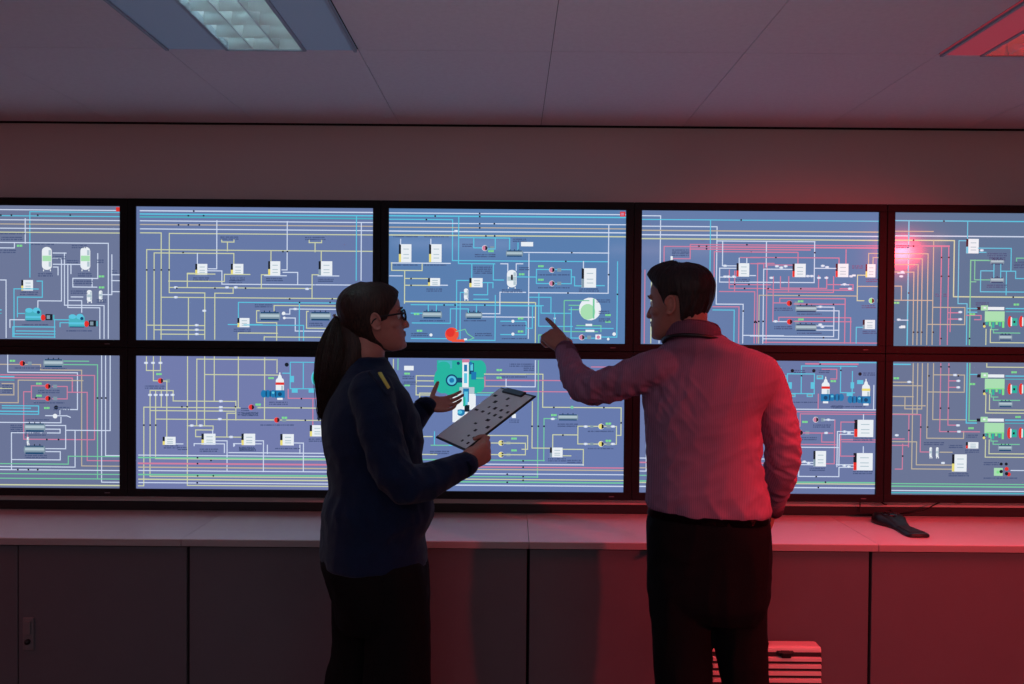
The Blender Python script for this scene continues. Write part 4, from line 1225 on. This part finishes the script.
# ================================================================ the pointing man
def build_man():
    yaw = math.radians(-22)
    f = Vector((-math.sin(yaw), math.cos(yaw), 0)); r = Vector((math.cos(yaw), math.sin(yaw), 0))
    Y = 2.45
    base = U(706, 600, Y); base.z = 0
    root = thing('person', 'dark-haired man in a striped shirt and black trousers pointing at the screens', 'person', base)
    h = Head((679.5, 340), Y, 52, .985, pitch=0)
    h.hair = M['hair_m']
    # sleeves and arms share these paths
    armL = [(682, 372, 2.46, .052), (662, 368, 2.45, .060), (640, 374, 2.48, .059), (612, 384, 2.52, .053), (589, 387.5, 2.58, .052), (576, 377, 2.66, .047), (568.5, 360.5, 2.75, .039), (565, 350, 2.80, .0345)]
    armR = [(742, 376, 2.48, .055), (757, 372, 2.48, .063), (770, 395, 2.485, .061), (779, 425, 2.465, .055), (783, 455, 2.46, .050), (780, 475, 2.50, .047), (775, 492, 2.565, .042), (772, 506, 2.62, .036)]
    wl = U(564, 348.5, 2.80); wrr = U(771, 507, 2.62)
    # ---- body under the clothes
    b = B()
    h.build(b)
    nb = U(697, 334, Y + .02)
    tube(b, [(*h.w((0, -.035, .075)), .052), (*h.w((0, -.03, .02)), .055), (*nb, .055), (*U(702, 352, Y + .03), .058)], n=24)
    px_loft(b, [(348, 668, 748, 2.45, None, .05), (364, 662, 758, 2.455, None, .08), (390, 655, 752, 2.455, None, .105), (430, 652, 752, 2.455, None, .105), (480, 654, 754, 2.455, None, .105), (530, 652, 764, 2.455, None, .11), (575, 652, 764, 2.455, None, .11)], f, r)
    tube(b, [P(x, y, yy, q * .80) for x, y, yy, q in armL[:-1]] + [(*wl, .026)], n=20)
    tube(b, [P(x, y, yy, q * .80) for x, y, yy, q in armR[:-1]] + [(*wrr, .026)], n=20)
    kneeL, kneeR = U(682, 690, 2.46), U(744, 690, 2.44)
    for hip, kn, sg in ((U(683, 575, 2.455), kneeL, -1), (U(736, 575, 2.455), kneeR, 1)):
        an = Vector((kn.x + .005, kn.y - .02, .09))
        tube(b, [(*hip, .082), (*((hip + kn) / 2), .072), (*kn, .054), (*((kn + an) / 2), .050), (*an, .036), (*(an - UP * .045), .036)], n=20)
        tube(b, [(*(an - UP * .045), .034), (*(an + f * .08 - UP * .052), .03), (*(an + f * .15 - UP * .06), .022)], n=16)
    tip = U(537, 319.5, 2.90)
    d = (tip - wl).normalized()
    t = Vector((.95, .20, .25))
    nrm = d.cross(t); nrm = nrm if nrm.z < 0 else -nrm
    tips = hand(b, wl, d, nrm, t, .98, curls=((4, 6, 6), (62, 85, 40), (70, 88, 45), (74, 88, 45)), thumb=((.45, .75, .55), -28, -22), spread=.05)
    dr = Vector((-.25, .35, -.9))
    hand(b, wrr, dr, Vector((-.9, -.2, .1)), Vector((-.2, .9, .3)), .98, curls=((15, 25, 20),) * 4, thumb=((.5, .8, .3), 10, 10))
    b = remesh(b, .0032, 2)
    h.sculpt(b)
    body = obj('body', b, [M['skin'], M['lip']], root, smooth=True)
    inv = h.m.inverted()
    def lips(c):
        q = inv @ (c + Vector(root.location) * 0 - h.o)
        return 1 if (abs(q.x) < .021 and .038 < q.z < .060 and q.y > .0925) else 0
    assign(body, lips)
    h.eyes(body_parent(root, body))
    p, v, rr, dirn, ang = tips[0]
    # ---- hair
    def line(a, phi):
        k = [(0, .186), (.6, .182), (.95, .165), (1.2, .150), (1.36, .112), (1.5, .098), (1.62, .138), (1.85, .134), (2.0, .085), (2.3, .03), (2.7, .012), (3.2, .010)]
        for i in range(len(k) - 1):
            if a <= k[i + 1][0]:
                q = (a - k[i][0]) / (k[i + 1][0] - k[i][0])
                return k[i][1] + (k[i + 1][1] - k[i][1]) * q
        return k[-1][1]
    def off(a, z, phi):
        top = min(max((z - .14) / .06, 0), 1)
        return .006 + .007 * top + (.010 * top * max(math.cos(phi), 0)) + .004 * max(-math.cos(phi), 0)
    def quiff(p, phi, z, e):
        k = max(0, math.cos(phi)) ** 2 * min(max((z - .17) / .03, 0), 1)
        return p + Vector((-.004, .014, .002)) * k
    hair_shell(h, line, off, 'hair', M['hair_m'], root, quiff, .006)
    # ---- shirt
    b = B()
    px_loft(b, [(331, 674, 717, 2.45, None, .076), (340, 668, 730, 2.45, None, .09), (348, 661, 748, 2.452, None, .098), (357, 654, 768, 2.455, None, .102), (372, 648, 774, 2.455, None, .115), (390, 646, 769, 2.455, None, .126), (412, 645, 758, 2.455, None, .126),
                (440, 647, 757, 2.455, None, .122), (470, 648.5, 759, 2.455, None, .122), (492, 648, 764, 2.455, None, .126), (506, 649, 768, 2.455, None, .128), (513, 651, 766, 2.455, None, .124)], f, r, p=2.15)
    tube(b, [P(*q) for q in armL], n=24, k=5, caps=True)
    tube(b, [P(*q) for q in armR], n=24, k=5, caps=True)
    b = remesh(b, .0055, 9)
    se = U(588, 387, 2.59); ser = U(783, 455, 2.46); arm = U(668, 400, 2.43); armr = U(745, 400, 2.47)
    base_f = folds(3, .0042, [((.2, .1, 1), 16, .5), ((1, .2, .5), 26, .45)])
    sl = folds(9, .013, [((.3, .2, 1), 24, .6), ((-.6, .3, 1), 38, .4)])
    slr = folds(14, .012, [((1, .1, .35), 24, .6), ((1, 0, -.5), 36, .4)])
    tor = folds(21, .012, [((1, 0, .9), 13, .6), ((.8, 0, -1), 18, .4)])
    def wr_(co):
        a = base_f(co)
        k = max(0, 1 - (co - se).length / .24); a += sl(co) * min(1, k * 1.6)
        k = max(0, 1 - (co - arm).length / .17); a += sl(co) * k * .9
        k = max(0, 1 - (co - ser).length / .22); a += slr(co) * min(1, k * 1.6)
        k = max(0, 1 - (co - armr).length / .16); a += tor(co) * k
        zz = co.z
        k = max(0, 1 - abs(zz - 1.02) / .13) if co.x < .76 else 0; a += tor(co) * k * .8 * min(1, max(0, (zz - .985) / .03))
        return a
    wrinkle(b, wr_)
    # seam of the yoke and centre-back pleat stay as shallow grooves
    obj('shirt', b, M['shirt'], root, smooth=True)
    # ---- cuffs, collar, lanyard
    b = B()
    tube(b, [P(568, 356.5, 2.772, .0385), P(564.7, 349, 2.805, .0365)], n=24, k=2, caps=False)
    bmesh.ops.solidify(b, geom=b.faces[:], thickness=-.003)
    obj('cuff', b, M['shirt'], root, smooth=True)
    b = B()
    tube(b, [P(773.5, 497, 2.585, .041), P(771.3, 509, 2.63, .0395)], n=24, k=2, caps=False)
    bmesh.ops.solidify(b, geom=b.faces[:], thickness=-.003)
    obj('cuff', b, M['shirt'], root, smooth=True)
    # collar: stand plus fold-over leaf round the neck
    nc = U(693, 329, Y - .004)
    b = B()
    N = 40
    def cring(rad, z, drop):
        out = []
        for j in range(N + 1):
            a = math.radians(14 + (360 - 28) * j / N)                  # opening at the front (a=0)
            dirv = f * math.cos(a) + r * math.sin(a)
            k = (math.cos(a) * .5 + .5)
            out.append(nc + dirv * (rad * (1.0 + .05 * k)) + UP * (z - drop * k))
        return out
    cr_ = [cring(.070, -.020, .030), cring(.071, .024, .036), cring(.0745, .029, .036), cring(.080, .020, .036), cring(.088, -.022, .036), cring(.0865, -.024, .036)]
    vs = [[b.verts.new(p) for p in q] for q in cr_]
    for a, c in zip(vs, vs[1:]):
        for j in range(N):
            b.faces.new((a[j], a[j + 1], c[j + 1], c[j]))
    bmesh.ops.solidify(b, geom=b.faces[:], thickness=.002)
    obj('collar', b, M['shirt'], root, smooth=True)
    b = B()
    pts = []
    for j in range(25):
        a = math.radians(30 + 300 * j / 24)
        k = (math.cos(a) * .5 + .5)
        pts.append((*(nc + (f * math.cos(a) + r * math.sin(a)) * (.0885 + .004 * k) + UP * (-.018 - .045 * k)), .0062))
    tube(b, pts, n=8, k=2)
    obj('lanyard', b, M['black'], root, smooth=True)
    # ---- trousers and belt
    b = B()
    px_loft(b, [(507, 653, 764, 2.455, None, .12), (520, 649, 768, 2.455, None, .127), (545, 648, 769.5, 2.455, None, .133), (575, 648, 768, 2.455, None, .135), (598, 649, 765.5, 2.455, None, .13), (615, 660, 756, 2.455, None, .10)], f, r, p=2.5)
    anL, anR = Vector((kneeL.x - .005, kneeL.y - .02, .07)), Vector((kneeR.x + .02, kneeR.y - .03, .07))
    leg(b, [P(680.5, 570, 2.455, .098), P(680.5, 610, 2.455, .094), P(681.5, 645, 2.458, .089), P(683, 684, 2.46, .0865), (kneeL.x, kneeL.y, .42, .082), (anL.x, anL.y, .2, .075), (*anL, .074)])
    leg(b, [P(736, 570, 2.455, .098), P(738.5, 610, 2.455, .086), P(741, 645, 2.45, .079), P(745.5, 684, 2.44, .070), (kneeR.x + .012, kneeR.y, .42, .072), (anR.x, anR.y, .2, .072), (*anR, .072)])
    b = remesh(b, .007, 4)
    wrinkle(b, folds(5, .006, [((.1, 0, 1), 14, .6), ((1, 0, .4), 16, .4)]))
    obj('trousers', b, M['trous'], root, smooth=True)
    b = B()
    ro, ri = px_ring(516, 648.4, 767.6, 2.455, f, r, None, .1275, p=2.5), px_ring(509, 650, 766, 2.455, f, r, None, .1255, p=2.5)
    loft(b, [ro, ri], cap=False)
    bmesh.ops.solidify(b, geom=b.faces[:], thickness=-.004)
    obj('belt', b, M['belt'], root, smooth=True)
    shoe(root, anL.x + f.x * .02, anL.y + .02, f, r)
    shoe(root, anR.x + f.x * .02, anR.y + .02, f, r)
    return root


def body_parent(root, body):
    return root


build_man()

# ================================================================ the woman with the clipboard
def build_woman():
    yaw = math.radians(-68)
    f = Vector((-math.sin(yaw), math.cos(yaw), 0)); r = Vector((math.cos(yaw), math.sin(yaw), 0))
    Y = 2.47
    base = U(376, 600, Y); base.z = 0
    root = thing('person', 'ponytailed woman in glasses and a navy jumper holding a clipboard', 'person', base)
    h = Head((379.5, 353), Y, -71, .93, pitch=10)
    h.hair = M['hair_w']
    armR = [(371, 392, 2.33, .064), (375, 410, 2.305, .062), (383, 440, 2.28, .058), (392, 470, 2.26, .056), (404, 484, 2.265, .054), (425, 482, 2.29, .050), (447, 473, 2.33, .044), (466, 464.5, 2.365, .036)]
    armL = [(372, 385, 2.60, .058), (384, 402, 2.67, .056), (396, 424, 2.72, .050), (408, 425, 2.745, .047), (417, 415, 2.76, .042), (426, 406, 2.77, .035)]
    wR = U(464, 464, 2.37); wL = U(427, 405.5, 2.775)
    b = B()
    h.build(b)
    tube(b, [(*h.w((0, -.035, .075)), .047), (*h.w((0, -.035, .02)), .050), (*U(367, 360, Y), .054), (*U(364, 378, Y), .07)], n=24)
    px_loft(b, [(372, 345, 388, 2.47, .09, None), (386, 335, 400, 2.47, .145, None), (410, 328, 410, 2.47, .15, None), (440, 328, 414, 2.47, .14, None), (480, 334, 412, 2.47, .13, None), (520, 330, 420, 2.47, .15, None), (560, 326, 422, 2.47, .16, None), (585, 332, 420, 2.47, .16, None)], f, r)
    tube(b, [P(x, y, yy, q * .78) for x, y, yy, q in armR[:-1]] + [(*wR, .0235)], n=20)
    tube(b, [P(x, y, yy, q * .78) for x, y, yy, q in armL[:-1]] + [(*wL, .0225)], n=20)
    legs = []
    for hip, kn in ((U(362, 580, 2.55), U(358, 700, 2.55)), (U(392, 580, 2.39), U(394, 700, 2.40))):
        an = Vector((kn.x - .01, kn.y, .085))
        tube(b, [(*hip, .083), (*((hip + kn) / 2), .072), (*kn, .054), (*((kn + an) / 2), .048), (*an, .034), (*(an - UP * .042), .033)], n=20)
        tube(b, [(*(an - UP * .042), .032), (*(an + f * .08 - UP * .05), .028), (*(an + f * .14 - UP * .057), .02)], n=16)
        legs.append((hip, kn, an))
    # near hand under the edge of the clipboard
    N0, N1, F0 = U(465, 450.5, 2.40), U(536, 395.5, 2.50), U(432, 439.5, 2.62)
    u = (N1 - N0); Lu = u.length; u.normalize()
    v = (F0 - N0); v = (v - u * v.dot(u)); Lv = v.length; v.normalize()
    nb = u.cross(v); nb = nb if nb.z > 0 else -nb
    E = N0 + u * (.30 * Lu)
    dR = Vector((.80, .34, .40)).normalized()
    hand(b, wR, dR, v + nb * .35, nb - v * .35, .90, curls=((58, 70, 40), (62, 72, 40), (66, 72, 40), (70, 72, 40)), thumb=((.12, .92, .30), 2, 12), spread=.03)
    # far hand, open, thumb up, palm towards the camera
    dL = Vector((.93, .22, .06))
    tl = hand(b, wL, dL, Vector((-.05, -.75, .55)), Vector((-.1, .5, .85)), .76, curls=((14, 12, 10), (20, 16, 12), (24, 20, 14), (30, 24, 16)), thumb=((.85, .32, .25), 8, 0), spread=.10)
    b = remesh(b, .0032, 2)
    h.sculpt(b)
    body = obj('body', b, [M['skin2'], M['lip']], root, smooth=True)
    inv = h.m.inverted()
    assign(body, lambda c: 1 if (lambda q: abs(q.x) < .02 and .0365 < q.z < .0575 and q.y > .0885)(inv @ (c - h.o)) else 0)
    h.eyes(root)
    # ---- hair
    def line(a, phi):
        k = [(0, .182), (.5, .172), (.8, .152), (1.05, .132), (1.25, .108), (1.45, .104), (1.7, .106), (1.9, .085), (2.1, .03), (2.5, -.001), (3.2, -.001)]
        for i in range(len(k) - 1):
            if a <= k[i + 1][0]:
                q = (a - k[i][0]) / (k[i + 1][0] - k[i][0])
                return k[i][1] + (k[i + 1][1] - k[i][1]) * q
        return k[-1][1]
    def off(a, z, phi):
        top = min(max((z - .12) / .08, 0), 1)
        return .008 + .005 * top + .006 * max(0, -math.cos(phi))
    hair_shell(h, line, off, 'hair', M['hair_w'], root, None, .003)
    # ponytail: core plus loose strands, one mesh
    b = B()
    tie = U(338.5, 318, Y)
    path = [tie + h.d((0, .02, .002)), tie, U(338, 328, Y - .005), U(337, 348, Y - .02), U(332, 372, Y - .04), U(326, 394, Y - .04), U(322, 411, Y - .035)]
    wid = [.012, .014, .032, .055, .050, .028, .008]
    tube(b, [(*p, w * .82) for p, w in zip(path, wid)], n=18, k=4)
    tube(b, [P(349, 320, Y - .01, .03), P(354, 334, Y - .015, .046), P(355, 350, Y - .02, .049), P(347, 368, Y - .035, .035)], n=18, k=4)
    rs = random.Random(11)
    for i in range(320):
        a = rs.uniform(0, 2 * PI); q = rs.uniform(.55, 1.1)
        st = rs.uniform(0, .8); en = rs.uniform(-.6, .35)
        ph1, am = rs.uniform(0, 6), rs.uniform(.002, .006)
        pts = []
        for j, (p, w) in enumerate(zip(path, wid)):
            if j < 1: continue
            ww = max(w, .010 if j == len(path) - 1 else 0)
            wob = am * (j / 6) * math.sin(ph1 + j * 1.3)
            o = Vector((math.cos(a), math.sin(a), 0)) * ww * q + Vector((wob, wob * .5, 0))
            z = UP * (en * .05 if j == len(path) - 1 else 0)
            pts.append((*(p + o + z), max(.0004, rs.uniform(.0013, .0024) * (1 - .1 * j))))
        tube(b, pts, n=5, k=3, caps=False)
    pony = obj('ponytail', b, M['hair_w'], root, smooth=True)
    b = B()
    ax = (path[2] - path[0]).normalized()
    x = ax.cross(UP).normalized(); y = ax.cross(x)
    tube(b, [(*(tie + (x * math.cos(k * PI / 8) + y * math.sin(k * PI / 8)) * .0155), .0048) for k in range(17)], n=10, k=1)
    obj('hair_tie', b, M['steel'], root, smooth=True)
    # ---- glasses
    gl = bpy.data.objects.new('glasses_holder', None)
    b = B()
    for q in (-1, 1):
        ring = []
        for j in range(28):
            a = 2 * PI * j / 28
            ring.append((q * (.033 + .0255 * math.copysign(abs(math.cos(a)) ** .6, math.cos(a))), .0985 - .004 * abs(math.cos(a)), .112 + .0165 * math.copysign(abs(math.sin(a)) ** .7, math.sin(a))))
        ring.append(ring[0])
        tube(b, [(*h.w(p), .0026) for p in ring], n=8, k=1, caps=False)
        tube(b, [(*h.w(p), rr) for p, rr in (((q * .059, .094, .118), .0035), ((q * .070, .086, .119), .0032), ((q * .0775, .05, .119), .0028), ((q * .080, .012, .119), .0026), ((q * .082, -.012, .113), .0026), ((q * .081, -.022, .102), .0022))], n=8, k=3)
    tube(b, [(*h.w(p), .0024) for p in ((-.009, .098, .115), (0, .104, .118), (.009, .098, .115))], n=8, k=3)
    gl = obj('glasses', b, M['black'], root, smooth=True)
    for q in (-1, 1):
        b = B()
        pts = [h.w((q * (.033 + .0250 * math.copysign(abs(math.cos(a)) ** .6, math.cos(a))), .0975, .112 + .0160 * math.copysign(abs(math.sin(a)) ** .7, math.sin(a)))) for a in [2 * PI * j / 28 for j in range(28)]]
        prism(b, pts, h.d((0, .0016, 0)))
        l = obj('lens', b, M['clear'], root)
        l.parent = gl
        l.matrix_parent_inverse = gl.matrix_parent_inverse.inverted() @ Matrix.Translation(-Vector(root.location))
    # ---- jumper
    b = B()
    px_loft(b, [(357, 350, 386, 2.47, .062, None), (363, 346, 390, 2.47, .07, None), (371, 341, 396, 2.47, .10, None), (382, 333, 404, 2.47, .150, None), (396, 326, 412, 2.47, .172, None), (415, 321, 420, 2.47, .172, None), (438, 321, 424, 2.47, .165, None), (465, 326, 424, 2.47, .158, None),
                (488, 328, 428, 2.47, .16, None), (500, 324, 433, 2.47, .165, None), (513, 322.5, 434, 2.47, .168, None), (524, 321.5, 430, 2.47, .166, None), (534, 320.5, 425.5, 2.47, .165, None), (550, 319.5, 427.5, 2.47, .168, None), (561, 320.5, 428.5, 2.47, .168, None)], f, r, p=2.4)
    tube(b, [P(*q) for q in armR], n=24, k=5)
    tube(b, [P(*q) for q in armL], n=24, k=5)
    b = remesh(b, .006, 4)
    eR = U(397, 482, 2.26)
    bf = folds(4, .006, [((.1, .1, 1), 13, .5), ((1, 0, .3), 17, .5)])
    sf = folds(8, .0095, [((.5, .1, 1), 20, .6), ((-.8, .1, 1), 30, .4)])
    hem = folds(12, .0085, [((0, 0, 1), 22, .6), ((1, .4, 1), 16, .4)])
    def wr_(co):
        a = bf(co)
        k = max(0, 1 - (co - eR).length / .26); a += sf(co) * min(1, k * 1.5)
        k = max(0, 1 - abs(co.z - 1.0) / .08); a += hem(co) * k
        return a
    wrinkle(b, wr_)
    jm = obj('jumper', b, M['jumper'], root, smooth=True)
    for pa, pb in (((461, 466.5, 2.355, .039), (468.5, 463, 2.372, .036)), ((422, 409.5, 2.766, .038), (427.5, 404.5, 2.775, .0355))):
        b = B()
        tube(b, [P(*pa), P(*pb)], n=24, k=2, caps=False)
        bmesh.ops.solidify(b, geom=b.faces[:], thickness=-.004)
        obj('cuff', b, M['jumper'], root, smooth=True)
    # epaulette on the near shoulder with a yellow braid
    from mathutils.bvhtree import BVHTree
    tree = BVHTree.FromPolygons([jm.matrix_world @ v.co if False else v.co.copy() for v in jm.data.vertices], [tuple(p.vertices) for p in jm.data.polygons])
    def on(px, py, lift):
        d = (U(px, py, 2.0) - CAM).normalized()
        hit, nn, _, _ = tree.ray_cast(CAM, d)
        return hit + nn * lift, nn
    def strip(pts, w, lift, th):
        """a band of cloth laid along points of the shoulder"""
        rows = [on(x, y, lift) for x, y in pts]
        rr = []
        for k, (p, nn) in enumerate(rows):
            tt = (rows[min(k + 1, len(rows) - 1)][0] - rows[max(k - 1, 0)][0]).normalized()
            sd = tt.cross(nn).normalized()
            rr.append([p + sd * w, p + sd * w - nn * th, p - sd * w - nn * th, p - sd * w])
        b = B()
        loft(b, rr)
        return b
    ep = obj('epaulette', strip([(374, 371), (377, 374), (380, 378), (383, 382), (386, 387), (389, 393)], .021, .005, .008), M['jumper'], root)
    br = obj('yellow_braid', strip([(379.0, 374.5), (381, 378), (383, 381.5), (385.5, 386), (387.3, 389)], .0052, .009, .006), M['yellow'], root)
    br.parent = ep
    br.matrix_parent_inverse = ep.matrix_parent_inverse.inverted() @ Matrix.Translation(-Vector(root.location))
    # ---- trousers
    b = B()
    px_loft(b, [(548, 323, 425, 2.47, .155, None), (562, 321, 428.5, 2.47, .165, None), (580, 325, 429.5, 2.47, .17, None), (600, 331, 430, 2.47, .165, None), (622, 336, 424, 2.47, .14, None)], f, r, p=2.4)
    (h1, k1, a1), (h2, k2, a2) = legs
    leg(b, [P(366, 580, 2.54, .10), P(364, 605, 2.54, .102), P(363.5, 647, 2.545, .098), P(358, 684, 2.55, .106), (k1.x, k1.y, .36, .11), (a1.x, a1.y, .18, .115), (a1.x, a1.y, .05, .12)])
    leg(b, [P(394, 580, 2.40, .10), P(397, 605, 2.40, .098), P(398, 647, 2.40, .098), P(397, 684, 2.40, .101), (k2.x, k2.y, .36, .105), (a2.x, a2.y, .18, .112), (a2.x, a2.y, .05, .118)])
    b = remesh(b, .007, 4)
    wrinkle(b, folds(6, .006, [((.05, 0, 1), 13, .6), ((1, 0, .4), 15, .4)]))
    obj('trousers', b, M['trous'], root, smooth=True)
    for _, _, an in legs:
        shoe(root, an.x + f.x * .02, an.y + f.y * .02, f, r, .27)

    # ---- the clipboard in her hand
    cc = (N0 + u * Lu / 2 + v * Lv / 2)
    t = thing('clipboard', 'black clipboard with a speckled white form in the woman\'s hands', 'clipboard', cc)
    b = B()
    prism(b, [N0, N0 + u * Lu, N0 + u * Lu + v * Lv, N0 + v * Lv], nb * -.005)
    bmesh.ops.bevel(b, geom=b.edges[:], offset=.0015, segments=2, affect='EDGES')
    obj('board', b, M['black'], t)
    b = B()
    p0 = N0 + u * .006 + v * .006 + nb * .0006
    LU, LV = Lu - .016, Lv - .012
    prism(b, [p0, p0 + u * LU, p0 + u * LU + v * LV, p0 + v * LV], nb * .0016)
    rs = random.Random(4)
    for i in range(9):                                    # form rows: unreadable specks of print
        for j in range(5):
            if rs.random() < .42:
                q = p0 + nb * .0019 + u * (LU * (.06 + .098 * i)) + v * (LV * (.06 + .19 * j))
                w, hgt = rs.uniform(.012, .026), rs.uniform(.007, .013)
                quad(b, [q, q + u * hgt, q + u * hgt + v * w, q + v * w], 1)
    obj('paper_sheet', b, [M['paper'], M['ink']], t, recalc=False)
    b = B()
    c0 = N0 + u * (Lu - .026) + v * (Lv * .22) + nb * .002
    prism(b, [c0, c0 + u * .024, c0 + u * .024 + v * Lv * .56, c0 + v * Lv * .56], nb * .007)
    bmesh.ops.bevel(b, geom=b.edges[:], offset=.002, segments=2, affect='EDGES')
    obj('clip', b, M['black'], t)
    return root


M['clear'] = bpy.data.materials.new('clear_lens')
M['clear'].use_nodes = True
_b = M['clear'].node_tree.nodes['Principled BSDF']
_b.inputs['Transmission Weight'].default_value = 1.0
_b.inputs['Roughness'].default_value = 0.02
_b.inputs['IOR'].default_value = 1.05
build_woman()
